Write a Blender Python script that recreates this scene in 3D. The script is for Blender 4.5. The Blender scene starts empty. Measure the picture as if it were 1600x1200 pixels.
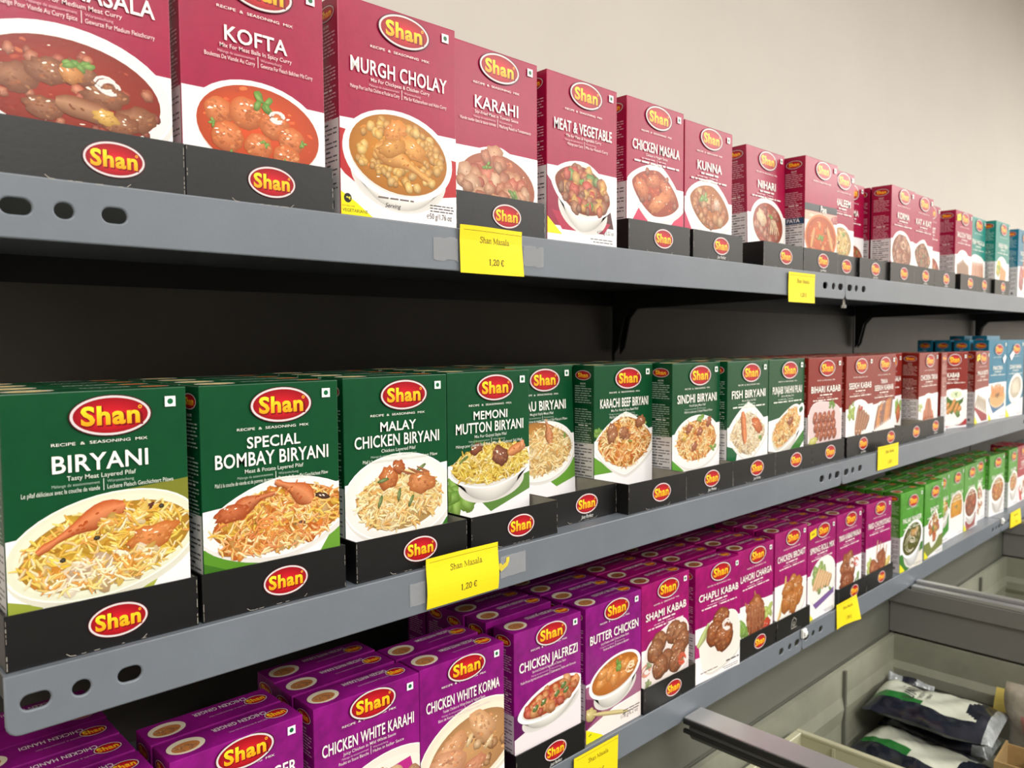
import bpy, bmesh, math, random
from mathutils import Vector, Matrix

# ------------------------------------------------------------------ camera, world, lights
sc = bpy.context.scene
COL = sc.collection
F = 1224.5
YAW, PIT, ROL = math.radians(43.76), math.radians(-3.255), math.radians(-0.295)
fw = Vector((math.sin(YAW) * math.cos(PIT), math.cos(YAW) * math.cos(PIT), math.sin(PIT)))
r0 = Vector((math.cos(YAW), -math.sin(YAW), 0))
u0 = r0.cross(fw)
rt = math.cos(ROL) * r0 + math.sin(ROL) * u0
up = -math.sin(ROL) * r0 + math.cos(ROL) * u0
cam = bpy.data.cameras.new('camera')
cam.sensor_width = 36
cam.lens = F / 1600 * 36
cam.clip_start = 0.02
cam.dof.use_dof = True
cam.dof.focus_distance = 0.60
cam.dof.aperture_fstop = 13
camo = bpy.data.objects.new('camera', cam)
COL.objects.link(camo)
camo.matrix_world = Matrix(((rt.x, up.x, -fw.x, 0), (rt.y, up.y, -fw.y, 0), (rt.z, up.z, -fw.z, 0), (0, 0, 0, 1)))
sc.camera = camo

w = bpy.data.worlds.new('world')
sc.world = w
w.use_nodes = True
w.node_tree.nodes['Background'].inputs[0].default_value = (0.95, 0.97, 1, 1)
w.node_tree.nodes['Background'].inputs[1].default_value = 0.15
sc.view_settings.view_transform = 'Standard'
sc.view_settings.look = 'None'
sc.view_settings.gamma = 1
sc.view_settings.exposure = 0.5
sc.cycles.use_denoising = True

CEIL = 1.45


def area(x, y, sx, sy, e, col=(1, 0.965, 0.91)):
    l = bpy.data.lights.new('ceiling_lamp', 'AREA')
    l.shape = 'RECTANGLE'
    l.size, l.size_y = sx, sy
    l.energy = e
    l.color = col
    o = bpy.data.objects.new('ceiling_lamp', l)
    o.location = (x, y, CEIL - 0.03)
    COL.objects.link(o)


for (x, y, e) in ((-0.5, -1.1, 20), (1.6, -1.1, 24), (3.9, -1.2, 34), (6.3, -1.3, 75), (6.0, -3.2, 75), (0.3, -2.4, 70), (3.2, -2.7, 70)):
    area(x, y, 1.2, 0.6, e)

# ------------------------------------------------------------------ helpers


def lin(c):
    return tuple(((v / 255) / 12.92 if v / 255 <= 0.04045 else ((v / 255 + 0.055) / 1.055) ** 2.4) for v in c)


def mix(a, b, f):
    return tuple(a[i] + (b[i] - a[i]) * f for i in range(3))


def mat(name, c, rough=0.5, metal=0.0, bump=0.0, bscale=200.0, var=0.0, vscale=30.0, spec=0.5, var2=None):
    m = bpy.data.materials.new(name)
    m.use_nodes = True
    nt = m.node_tree
    p = nt.nodes['Principled BSDF']
    p.inputs['Base Color'].default_value = (*lin(c), 1)
    p.inputs['Roughness'].default_value = rough
    p.inputs['Metallic'].default_value = metal
    p.inputs['Specular IOR Level'].default_value = spec
    tc = nt.nodes.new('ShaderNodeTexCoord')
    if var or var2:
        n = nt.nodes.new('ShaderNodeTexNoise')
        n.inputs['Scale'].default_value = vscale
        n.inputs['Detail'].default_value = 6
        n.inputs['Roughness'].default_value = 0.65
        nt.links.new(tc.outputs['Object'], n.inputs['Vector'])
        rp = nt.nodes.new('ShaderNodeValToRGB')
        rp.color_ramp.elements[0].position = 0.35
        rp.color_ramp.elements[1].position = 0.68
        d = var2 or tuple(v * (1 - var) for v in c)
        rp.color_ramp.elements[0].color = (*lin(d), 1)
        rp.color_ramp.elements[1].color = (*lin(c), 1)
        nt.links.new(n.outputs['Fac'], rp.inputs['Fac'])
        nt.links.new(rp.outputs['Color'], p.inputs['Base Color'])
    if bump:
        n = nt.nodes.new('ShaderNodeTexNoise')
        n.inputs['Scale'].default_value = bscale
        n.inputs['Detail'].default_value = 3
        nt.links.new(tc.outputs['Object'], n.inputs['Vector'])
        b = nt.nodes.new('ShaderNodeBump')
        b.inputs['Strength'].default_value = bump
        b.inputs['Distance'].default_value = 0.001
        nt.links.new(n.outputs['Fac'], b.inputs['Height'])
        nt.links.new(b.outputs['Normal'], p.inputs['Normal'])
    return m


def ink_mat(name, rough, bump):
    m = mat(name, (255, 255, 255), rough, bump=bump, bscale=260, spec=.36)
    nt = m.node_tree
    a = nt.nodes.new('ShaderNodeAttribute')
    a.attribute_name = 'Col'
    nt.links.new(a.outputs['Color'], nt.nodes['Principled BSDF'].inputs['Base Color'])
    return m


INK = ink_mat('printed_ink', 0.33, 0.06)
PAPER = ink_mat('printed_paper', 0.55, 0.1)


def tag(o, label, cat, group=None, kind=None):
    o['label'] = label
    o['category'] = cat
    if group:
        o['group'] = group
    if kind:
        o['kind'] = kind
    return o


def link(name, me, parent=None, loc=None):
    o = bpy.data.objects.new(name, me)
    COL.objects.link(o)
    if parent:
        o.parent = parent
    if loc:
        o.location = loc
    return o


def empty(name, loc, rot=(0, 0, 0)):
    o = bpy.data.objects.new(name, None)
    o.empty_display_size = 0.02
    COL.objects.link(o)
    o.location = loc
    o.rotation_euler = rot
    return o


class MB:
    """collects boxes and tubes into one mesh"""

    def __init__(s):
        s.v, s.f, s.m = [], [], []

    def box(s, a, b, mi=0, mis=None):
        (x0, y0, z0), (x1, y1, z1) = a, b
        i = len(s.v)
        s.v += [(x0, y0, z0), (x1, y0, z0), (x1, y1, z0), (x0, y1, z0), (x0, y0, z1), (x1, y0, z1), (x1, y1, z1), (x0, y1, z1)]
        # order: bottom, top, front(-y), right(+x), back(+y), left(-x)
        for k, q in enumerate(((0, 3, 2, 1), (4, 5, 6, 7), (0, 1, 5, 4), (1, 2, 6, 5), (2, 3, 7, 6), (3, 0, 4, 7))):
            s.f.append([i + j for j in q])
            s.m.append(mis[k] if mis else mi)
        return s

    def tube(s, pts, r, seg=10, mi=0):
        pts = [Vector(p) for p in pts]
        rings = []
        for k, p in enumerate(pts):
            d = (pts[min(k + 1, len(pts) - 1)] - pts[max(k - 1, 0)]).normalized()
            a = d.orthogonal().normalized() if abs(d.z) > 0.9 else d.cross(Vector((0, 0, 1))).normalized()
            b = d.cross(a)
            i = len(s.v)
            rr = r[k] if isinstance(r, (list, tuple)) else r
            for j in range(seg):
                t = 2 * math.pi * j / seg
                s.v.append(tuple(p + rr * (math.cos(t) * a + math.sin(t) * b)))
            rings.append(i)
        for k in range(len(rings) - 1):
            for j in range(seg):
                s.f.append([rings[k] + j, rings[k] + (j + 1) % seg, rings[k + 1] + (j + 1) % seg, rings[k + 1] + j])
                s.m.append(mi)
        s.f.append([rings[0] + j for j in range(seg)][::-1])
        s.m.append(mi)
        s.f.append([rings[-1] + j for j in range(seg)])
        s.m.append(mi)
        return s

    def prism(s, prof, axis, a, b, mi=0):
        """profile points (p,q) extruded along axis from a to b"""
        def P(p, q, t):
            return {'x': (t, p, q), 'y': (p, t, q), 'z': (p, q, t)}[axis]
        n = len(prof)
        i = len(s.v)
        s.v += [P(p, q, a) for p, q in prof] + [P(p, q, b) for p, q in prof]
        for j in range(n):
            s.f.append([i + j, i + (j + 1) % n, i + n + (j + 1) % n, i + n + j])
            s.m.append(mi)
        s.f.append([i + j for j in range(n)][::-1])
        s.f.append([i + n + j for j in range(n)])
        s.m += [mi, mi]
        return s

    def mesh(s, name, mats, bevel=0.0, smooth=False, seg=1):
        me = bpy.data.meshes.new(name)
        me.from_pydata(s.v, [], s.f)
        for m in mats:
            me.materials.append(m)
        me.polygons.foreach_set('material_index', s.m)
        bm = bmesh.new()
        bm.from_mesh(me)
        bmesh.ops.recalc_face_normals(bm, faces=bm.faces)
        if bevel:
            bmesh.ops.bevel(bm, geom=[e for e in bm.edges], offset=bevel, segments=seg, affect='EDGES', profile=0.6)
        bm.to_mesh(me)
        bm.free()
        if smooth:
            me.polygons.foreach_set('use_smooth', [True] * len(me.polygons))
        me.update()
        return me

    def obj(s, name, mats, parent=None, **k):
        return link(name, s.mesh(name, mats, **k), parent)


# ------------------------------------------------------------------ lettering and print engine
_T = {}


def txt(s, bold=0.0):
    """triangulated lettering, cached: verts, polys, x range, cap height"""
    k = (s, bold)
    if k not in _T:
        cu = bpy.data.curves.new('lettering', 'FONT')
        cu.body = s
        cu.resolution_u = 3
        cu.offset = bold
        cu.space_character = 1.0 + bold * 2.2
        o = bpy.data.objects.new('lettering', cu)
        COL.objects.link(o)
        dg = bpy.context.evaluated_depsgraph_get()
        dg.update()
        me = o.evaluated_get(dg).to_mesh()
        vs = [(v.co.x, v.co.y) for v in me.vertices]
        fs = [list(p.vertices) for p in me.polygons]
        o.evaluated_get(dg).to_mesh_clear()
        bpy.data.objects.remove(o)
        bpy.data.curves.remove(cu)
        xs = [v[0] for v in vs] or [0, 1]
        _T[k] = (vs, fs, min(xs), max(xs))
    return _T[k]


def f_front(x, y, h):
    return (x, -h, y)


class Art:
    """flat printed artwork: painted polygons laid over each other, colours per vertex"""

    def __init__(s, W, H, fn, seed=1, base=0.00022):
        s.W, s.H, s.fn = W, H, fn
        s.v, s.c, s.f = [], [], []
        s.h = base
        s.dt = 0.0
        s.r = random.Random(seed)

    def lay(s):
        s.h += 5e-7

    def face(s, pts, cols, convex=True):
        e = 0.0003
        x0, x1, y0, y1 = e, s.W - e, e, s.H - e
        if convex and any(p[0] < x0 or p[0] > x1 or p[1] < y0 or p[1] > y1 for p in pts):
            P = [(p[0], p[1], c) for p, c in zip(pts, cols)]
            for ax, lim, sg in ((0, x0, 1), (0, x1, -1), (1, y0, 1), (1, y1, -1)):
                Q = []
                for i in range(len(P)):
                    a, b = P[i - 1], P[i]
                    ia, ib = sg * (a[ax] - lim) >= 0, sg * (b[ax] - lim) >= 0
                    if ia != ib:
                        t = (lim - a[ax]) / (b[ax] - a[ax])
                        Q.append((a[0] + t * (b[0] - a[0]), a[1] + t * (b[1] - a[1]), mix(a[2], b[2], t)))
                    if ib:
                        Q.append(b)
                P = Q
                if len(P) < 3:
                    return
            pts = [(p[0], p[1]) for p in P]
            cols = [p[2] for p in P]
        i = len(s.v)
        s.v += [s.fn(p[0], p[1], s.h) for p in pts]
        s.c += cols
        s.f.append(list(range(i, i + len(pts))))

    def poly(s, pts, col):
        s.lay()
        s.face(pts, [col] * len(pts))

    def fan(s, cen, ring, cc, rc):
        s.lay()
        n = len(ring)
        for i in range(n):
            j = (i + 1) % n
            s.face([cen, ring[i], ring[j]], [cc, rc[i] if isinstance(rc, list) else rc, rc[j] if isinstance(rc, list) else rc])

    def ell(s, x, y, rx, ry, col, edge=None, rot=0, n=40, p=2.0, hl=(0, 0)):
        c, sn = math.cos(rot), math.sin(rot)
        ring = []
        for k in range(n):
            t = 2 * math.pi * k / n
            a, b = math.cos(t), math.sin(t)
            a = math.copysign(abs(a) ** (2 / p), a) * rx
            b = math.copysign(abs(b) ** (2 / p), b) * ry
            ring.append((x + a * c - b * sn, y + a * sn + b * c))
        s.fan((x + hl[0] * rx, y + hl[1] * ry), ring, col, edge or col)

    def blob(s, x, y, rx, ry, ang, col, irr=0.13, hl=0.34, dk=0.34, n=13, specks=0):
        c, sn = math.cos(ang), math.sin(ang)
        ring, rc = [], []
        for k in range(n):
            t = 2 * math.pi * k / n
            q = 1 + s.r.uniform(-irr, irr)
            a, b = math.cos(t) * rx * q, math.sin(t) * ry * q
            dx, dy = a * c - b * sn, a * sn + b * c
            ring.append((x + dx, y + dy))
            lit = max(0, min(1, 0.5 + 0.5 * (dy / max(ry, rx))))
            rc.append(mix(col, (25, 10, 5), dk * (1 - 0.75 * lit)))
        s.fan((x - 0.15 * rx, y + 0.25 * ry), ring, mix(col, (255, 245, 225), hl), rc)
        for _ in range(specks):
            t, q = s.r.uniform(0, 6.28), s.r.uniform(0, 0.75)
            a, b = math.cos(t) * rx * q, math.sin(t) * ry * q
            k = s.r.choice((mix(col, (255, 246, 225), 0.38), mix(col, (255, 236, 205), 0.2), mix(col, (60, 20, 5), 0.22)))
            s.ell(x + a * c - b * sn, y + a * sn + b * c, rx * s.r.uniform(.06, .16), ry * s.r.uniform(.05, .12), k, rot=ang, n=7)

    def strip(s, pts, ws, col, hl=0.3, dk=0.32):
        s.lay()
        L, M, R = [], [], []
        for i, p in enumerate(pts):
            a, b = pts[max(i - 1, 0)], pts[min(i + 1, len(pts) - 1)]
            dx, dy = b[0] - a[0], b[1] - a[1]
            d = math.hypot(dx, dy) or 1
            nx, ny = -dy / d, dx / d
            if ny < 0:
                nx, ny = -nx, -ny
            q = ws[i] if isinstance(ws, (list, tuple)) else ws
            L.append((p[0] + nx * q, p[1] + ny * q))
            M.append((p[0] + nx * q * .25, p[1] + ny * q * .25))
            R.append((p[0] - nx * q, p[1] - ny * q))
        cm, ce, cl = mix(col, (255, 240, 215), hl), mix(col, (25, 8, 4), dk), mix(col, (25, 8, 4), dk * .35)
        for i in range(len(pts) - 1):
            s.face([L[i], L[i + 1], M[i + 1], M[i]], [cl, cl, cm, cm])
            s.face([M[i], M[i + 1], R[i + 1], R[i]], [cm, cm, ce, ce])

    def text(s, st, x, y, cap, col, maxw=None, bold=0.0, align=0.5, slant=0.0, stretch=1.0, grad=None, rot=0.0):
        vs, fs, x0, x1 = txt(st, bold)
        k = cap / 0.72
        kx = k * stretch
        if maxw and (x1 - x0) * kx > maxw:
            kx = maxw / (x1 - x0)
        wd = (x1 - x0) * kx
        s.lay()
        i = len(s.v)
        cr, sr = math.cos(rot), math.sin(rot)
        for a, b in vs:
            px, py = (a - x0) * kx - wd * align + slant * b * k, b * k
            s.v.append(s.fn(x + px * cr - py * sr, y + px * sr + py * cr, s.h))
            s.c.append(mix(col, grad, max(0, min(1, b / .72))) if grad else col)
        s.f += [[i + j for j in f] for f in fs]
        return wd

    def words(s, x0, x1, y, h, col, dens=0.9):
        """unreadably small lettering: word-sized dashes"""
        x = x0
        s.lay()
        while x < x1 - h:
            wd = min(s.r.uniform(1.6, 6) * h, x1 - x)
            s.face([(x, y), (x + wd, y), (x + wd, y + h * .62), (x, y + h * .62)], [col] * 4)
            x += wd + h * .7

    def mesh(s, name, m=None):
        me = bpy.data.meshes.new(name)
        me.from_pydata(s.v, [], s.f)
        at = me.color_attributes.new('Col', 'FLOAT_COLOR', 'POINT')
        flat = []
        for c in s.c:
            flat += [*lin([max(0, min(255, q)) for q in c]), 1.0]
        at.data.foreach_set('color', flat)
        me.materials.append(m or INK)
        me.update()
        return me

    # ---- food pictures, positions in fractions of the face (u across, t down), sizes in widths
    def P(s, u, t):
        return u * s.W, (1 - t - s.dt) * s.H

    def plate(s, u, t, rx, ry, rot=0, col=(243, 242, 238), p=2.0, rim=0.8, shadow=True):
        x, y = s.P(u, t)
        W = s.W
        d = mix(col, (120, 115, 110), .45)
        if shadow:
            s.ell(x + .01 * W, y - .035 * W, rx * W, ry * W, mix(col, (90, 85, 80), .55), mix(col, (200, 195, 190), .5), rot, p=p)
        s.ell(x, y, rx * W, ry * W, col, mix(col, (255, 255, 255), .5), rot, p=p)
        s.ell(x, y, rx * W * .975, ry * W * .97, mix(col, d, .12), mix(col, d, .22), rot, p=p)
        s.ell(x, y, rx * W * rim, ry * W * rim, mix(col, d, .3), mix(col, d, .1), rot, p=p)

    def bowl(s, u, t, rx, ry, dep, rot=0, col=(240, 238, 233), p=2.0, rim=.86, taper=.62):
        x, y = s.P(u, t)
        W = s.W
        rx, ry, dep = rx * W, ry * W, dep * W
        c, sn = math.cos(rot), math.sin(rot)
        ring, rc = [], []
        n = 36
        for k in range(n + 1):
            th = math.pi + math.pi * k / n
            a = math.copysign(abs(math.cos(th)) ** (2 / p), math.cos(th))
            b = math.copysign(abs(math.sin(th)) ** (2 / p), math.sin(th))
            top = (x + a * rx * c - b * ry * sn, y + a * rx * sn + b * ry * c)
            bot = (x + a * rx * taper * c - b * ry * .8 * sn, y + a * rx * taper * sn + b * ry * .8 * c - dep)
            f = 0.15 + .5 * (k / n)
            ring.append((top, bot))
            rc.append(mix(col, (130, 125, 120), .55 * abs(a) ** 2 + .1))
        s.lay()
        s.ell(x, y - dep * 1.0, rx * taper * 1.25, ry * .85, (120, 112, 108), (215, 212, 208), rot)
        s.lay()
        for k in range(n):
            s.face([ring[k][0], ring[k + 1][0], ring[k + 1][1], ring[k][1]], [rc[k], rc[k + 1], mix(rc[k + 1], (110, 105, 100), .35), mix(rc[k], (110, 105, 100), .35)])
        s.ell(x, y, rx, ry, col, mix(col, (255, 255, 255), .6), rot, p=p)
        s.ell(x, y, rx * rim, ry * rim, mix(col, (120, 110, 100), .35), mix(col, (120, 110, 100), .2), rot, p=p)

    def pool(s, u, t, rx, ry, col, rot=0, p=2.0):
        x, y = s.P(u, t)
        s.ell(x, y, rx * s.W, ry * s.W, col, mix(col, (40, 10, 0), .25), rot, p=p, hl=(-.2, .3))
        for _ in range(int(90 * rx)):
            a, b = s.inside(u, t, rx * .92, ry * .92, rot, p)
            q = s.W * s.r.uniform(.008, .03)
            s.blob(a, b, q, q * .5, s.r.uniform(-.5, .5), mix(col, s.r.choice(((255, 190, 110), (80, 20, 0), (240, 120, 60))), s.r.uniform(.1, .35)), irr=.3, hl=.08, dk=.1, n=8)
        for _ in range(int(30 * rx)):
            a, b = s.inside(u, t, rx * .85, ry * .85, rot, p)
            s.glint(a, b, 0, 0, .1, 1)

    def inside(s, u, t, rx, ry, rot=0, p=2.0):
        x, y = s.P(u, t)
        while True:
            a, b = s.r.uniform(-1, 1), s.r.uniform(-1, 1)
            if abs(a) ** p + abs(b) ** p <= 1:
                a, b = a * rx * s.W, b * ry * s.W
                c, sn = math.cos(rot), math.sin(rot)
                return x + a * c - b * sn, y + a * sn + b * c

    def rice(s, u, t, rx, ry, n, pal, rot=0, p=2.0, L=.05, wd=.0075):
        s.pool(u, t, rx, ry, mix(pal[0], (120, 70, 20), .3), rot, p)
        x, y = s.P(u, t)
        for k in range(n // 5):
            a, b = s.inside(u, t, rx * .9, ry * .9, rot, p)
            c = s.r.choice(pal)
            s.blob(a, b, s.r.uniform(.03, .07) * s.W, s.r.uniform(.02, .04) * s.W, s.r.uniform(0, 3), mix(c, (110, 60, 20), s.r.uniform(.1, .5)), dk=.15, hl=.1, n=9)
        pts = sorted([s.inside(u, t, rx, ry, rot, p) for _ in range(n)], key=lambda q: -q[1])
        for a, b in pts:
            th = s.r.uniform(-1.2, 1.2) if s.r.random() < .8 else s.r.uniform(0, 3.1)
            l = s.r.uniform(.6, 1.15) * L * s.W / 2
            q = wd * s.W * s.r.uniform(.8, 1.3)
            bend = s.r.uniform(-.3, .3) * l
            d = (math.cos(th) * l, math.sin(th) * l)
            nn = (-math.sin(th), math.cos(th))
            c = s.r.choice(pal)
            c = mix(c, (150, 80, 10), s.r.uniform(0, .25)) if s.r.random() < .6 else mix(c, (255, 252, 220), s.r.uniform(0, .4))
            s.strip([(a - d[0], b - d[1]), (a + nn[0] * bend, b + nn[1] * bend), (a + d[0], b + d[1])], [q * .4, q, q * .5], c, hl=.3, dk=.25)

    def chunks(s, u, t, rx, ry, n, size, pal, rot=0, p=2.0, asp=.7, specks=2, irr=.18, dk=.42):
        pts = sorted([s.inside(u, t, rx, ry, rot, p) for _ in range(n)], key=lambda q: -q[1])
        for a, b in pts:
            q = size * s.W * s.r.uniform(.7, 1.2)
            s.blob(a, b, q, q * s.r.uniform(asp, 1), s.r.uniform(0, 3), mix(s.r.choice(pal), (60, 20, 5), s.r.uniform(0, .25)), irr=irr, specks=specks, dk=dk)

    def one(s, u, t, rx, ry, ang, col, specks=6, **k):
        x, y = s.P(u, t)
        a, b = rx * s.W, ry * s.W
        k.setdefault('irr', .17)
        s.blob(x, y, a, b, ang, col, n=22, hl=.22, **k)
        s.mottle(x, y, a * .85, b * .8, ang, col, specks * 3)
        if rx > .04:
            s.glint(x - .2 * a, y + .35 * b, a * .5, b * .3, ang, max(2, specks // 3))

    def mottle(s, x, y, rx, ry, ang, col, n):
        c, sn = math.cos(ang), math.sin(ang)
        for _ in range(n):
            t, q = s.r.uniform(0, 6.28), math.sqrt(s.r.uniform(0, 1))
            a, b = math.cos(t) * rx * q, math.sin(t) * ry * q
            sz = s.r.uniform(.06, .2) * min(rx, ry)
            lit = .5 + .5 * (a * sn + b * c) / max(rx, ry)
            base = mix(mix(col, (255, 240, 215), .22 * lit), (30, 10, 0), .22 * (1 - lit))
            d = mix(base, s.r.choice(((255, 214, 150), (110, 40, 10), (230, 120, 50), (70, 25, 10))), s.r.uniform(.1, .3))
            s.blob(x + a * c - b * sn, y + a * sn + b * c, sz * 1.4, sz * .8, ang + s.r.uniform(-.5, .5), d, irr=.3, hl=.06, dk=.08, n=8)

    def glint(s, x, y, rx, ry, ang, n):
        for _ in range(n):
            s.blob(x + s.r.uniform(-1, 1) * rx, y + s.r.uniform(-1, 1) * ry, s.W * s.r.uniform(.006, .016), s.W * s.r.uniform(.003, .006), ang + s.r.uniform(-.4, .4), (255, 240, 222), irr=.3, hl=0, dk=.0, n=7)

    def drum(s, u0, t0, u1, t1, wd, col, bone=True):
        a, b = s.P(u0, t0), s.P(u1, t1)
        pr = [.35, .8, 1, 1, .85, .62, .42, .3, .24, .34, .22]
        n = len(pr)
        pts = [(a[0] + (b[0] - a[0]) * i / (n - 1), a[1] + (b[1] - a[1]) * i / (n - 1) + math.sin(i / (n - 1) * 3.1) * .02 * s.W) for i in range(n)]
        s.strip(pts, [q * wd * s.W for q in pr], col)
        for _ in range(12):
            i = s.r.randint(1, 6)
            q = wd * s.W * pr[i] * .6
            s.ell(pts[i][0] + s.r.uniform(-q, q), pts[i][1] + s.r.uniform(-q, q), s.W * .012, s.W * .006, mix(col, s.r.choice(((255, 220, 170), (90, 30, 5))), .28), rot=.4, n=7)

    def stick(s, u0, t0, u1, t1, wd, col, hl=.3, specks=3):
        a, b = s.P(u0, t0), s.P(u1, t1)
        pr = [.45, .85, 1, 1, .97, 1, .85, .45]
        n = len(pr)
        pts = [(a[0] + (b[0] - a[0]) * i / (n - 1), a[1] + (b[1] - a[1]) * i / (n - 1)) for i in range(n)]
        s.strip(pts, [q * wd * s.W for q in pr], col, hl=hl)
        for _ in range(specks):
            f, g = s.r.uniform(.15, .85), s.r.uniform(-.5, .5) * wd * s.W
            s.ell(a[0] + (b[0] - a[0]) * f + g, a[1] + (b[1] - a[1]) * f + g, s.W * .013, s.W * .007, mix(col, s.r.choice(((80, 30, 5), (240, 190, 130))), .3), rot=s.r.uniform(0, 3), n=7)

    def leaf(s, u, t, q, n=7, col=(88, 140, 45)):
        x, y = s.P(u, t)
        for k in range(n):
            a = s.r.uniform(0, 6.28)
            d = s.r.uniform(.2, .9) * q * s.W
            s.blob(x + math.cos(a) * d, y + math.sin(a) * d * .7, q * s.W * .5, q * s.W * .27, a + s.r.uniform(-.5, .5), mix(col, (170, 205, 90), s.r.uniform(0, .4)), dk=.35, hl=.25, n=9, irr=.25)

    def rings(s, u, t, q, col=(238, 226, 226), n=3):
        for k in range(n):
            x, y = s.P(u + s.r.uniform(-.03, .03), t + s.r.uniform(-.02, .02))
            rr = q * s.W * s.r.uniform(.7, 1.1)
            pts = [(x + math.cos(i * .6) * rr, y + math.sin(i * .6) * rr * .7) for i in range(10)]
            s.strip(pts, .008 * s.W, col, hl=.3, dk=.15)

    def area(s, col, *ut):
        s.poly([s.P(u, t) for u, t in ut], col)

    def logo(s, x, y, rx, ry, fine=True, rim=(246, 240, 238)):
        s.ell(x, y, rx * 1.035, ry * 1.05, (70, 12, 22))
        s.ell(x, y, rx, ry, rim, (214, 205, 206))
        s.ell(x, y, rx * .93, ry * .885, (228, 34, 48), (150, 12, 26), hl=(0, -.2))
        k = ry * .92
        if fine:
            s.text('Shan', x + rx * .02, y - k * .52, k, (120, 8, 16), rx * 1.56, bold=.058, stretch=1.1)
        s.text('Shan', x - rx * .01, y - k * .46, k, (246, 160, 22), rx * 1.54, bold=.034, stretch=1.1, grad=(255, 236, 50))
        if fine:
            s.ell(x + rx * .73, y + ry * .36, rx * .05, rx * .05, (246, 190, 40), n=12)
            s.ell(x + rx * .73, y + ry * .36, rx * .028, rx * .028, (190, 20, 30), n=10)


# ------------------------------------------------------------------ palette of the cartons
FAM = {
    'crimson': dict(c=(162, 12, 64), w='crimson', lo=(.09, .205, .30), b=(.55, .545)),
    'green': dict(c=(4, 74, 40), w='dark green', lo=(.10, .205, .275), b=(.54, .485)),
    'brown': dict(c=(136, 32, 22), w='brick red', lo=(.10, .22, .30), b=(.53, .50)),
    'purple': dict(c=(146, 20, 130), w='purple', lo=(.078, .155, .245), b=(.56, .56)),
    'magenta': dict(c=(170, 14, 112), w='magenta', lo=(.085, .19, .265), b=(.52, .53)),
    'teal': dict(c=(22, 138, 128), w='teal', lo=(.10, .22, .33), b=(.56, .56)),
    'blue': dict(c=(20, 118, 150), w='blue', lo=(.12, .22, .35), b=(.545, .53)),
    'lime': dict(c=(84, 164, 50), w='light green', lo=(.13, .22, .36), b=(.55, .53)),
    'red': dict(c=(168, 20, 52), w='deep red', lo=(.10, .22, .30), b=(.55, .55)),
}
BODY = {}
for k, d in FAM.items():
    BODY[k] = mat('carton_' + k, d['c'], 0.33, bump=.06, bscale=260, spec=.36, var=.2 if k in ('purple', 'magenta', 'lime') else .07, vscale=60)

T = 0.030
WHITE = (236, 235, 238)
GOLD = [(240, 196, 70), (236, 180, 40), (244, 214, 110), (248, 236, 190), (228, 150, 44)]
ORR = [(232, 150, 56), (224, 126, 44), (244, 192, 104), (246, 220, 156), (206, 100, 34)]
PALE = [(240, 216, 146), (246, 232, 186), (236, 194, 106), (226, 164, 76)]
CURRY = [(196, 84, 34), (176, 66, 26), (212, 110, 50), (156, 54, 24)]
ORNG = [(216, 110, 40), (228, 134, 60), (200, 88, 34)]
MEAT = [(146, 78, 44), (166, 98, 60), (126, 64, 38)]
FRY = [(186, 108, 40), (200, 126, 56), (164, 88, 32)]
VEG = [(200, 50, 34), (214, 140, 50), (90, 140, 50), (190, 80, 40), (226, 170, 70)]

# each dish picture paints on Art a


def d_meat(a):
    a.plate(.44, .69, .57, .35, -.06, rim=.86)
    a.pool(.44, .69, .49, .275, (160, 46, 26), -.06)
    a.chunks(.42, .72, .5, .24, 46, .035, [(170, 54, 30), (140, 36, 20), (196, 96, 60)], -.06)
    for u, t, q in ((.16, .68, .13), (.33, .64, .12), (.62, .69, .13), (.78, .76, .12), (.3, .77, .1), (.5, .62, .1), (.7, .79, .1)):
        a.one(u, t, q, q * .62, a.r.uniform(-.6, .4), (140, 78, 46), 10)
    a.stick(.36, .74, .66, .77, .06, (146, 84, 48))
    a.one(.62, .77, .07, .045, -.2, (224, 172, 74))
    a.one(.44, .63, .07, .055, -.8, (206, 130, 60))
    a.leaf(.48, .60, .07)
    a.rings(.62, .66, .06)


def d_kofta(a):
    a.bowl(.52, .685, .48, .32, .13, -.05, rim=.9)
    a.pool(.52, .68, .43, .28, (220, 84, 38), -.05)
    a.chunks(.52, .67, .34, .15, 16, .03, ORNG, -.16)
    for u, t, q in ((.24, .63, .1), (.42, .62, .12), (.62, .65, .11), (.74, .7, .1), (.29, .73, .11), (.5, .75, .1), (.7, .78, .1)):
        a.one(u, t, q, q * .88, 0, (218, 112, 54), 14, irr=.06)
    a.leaf(.53, .565, .085)
    for u, t in ((.2, .68), (.55, .73), (.82, .71), (.68, .8), (.3, .8)):
        a.leaf(u, t, .035, 4)
    a.rings(.66, .62, .05)


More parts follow.
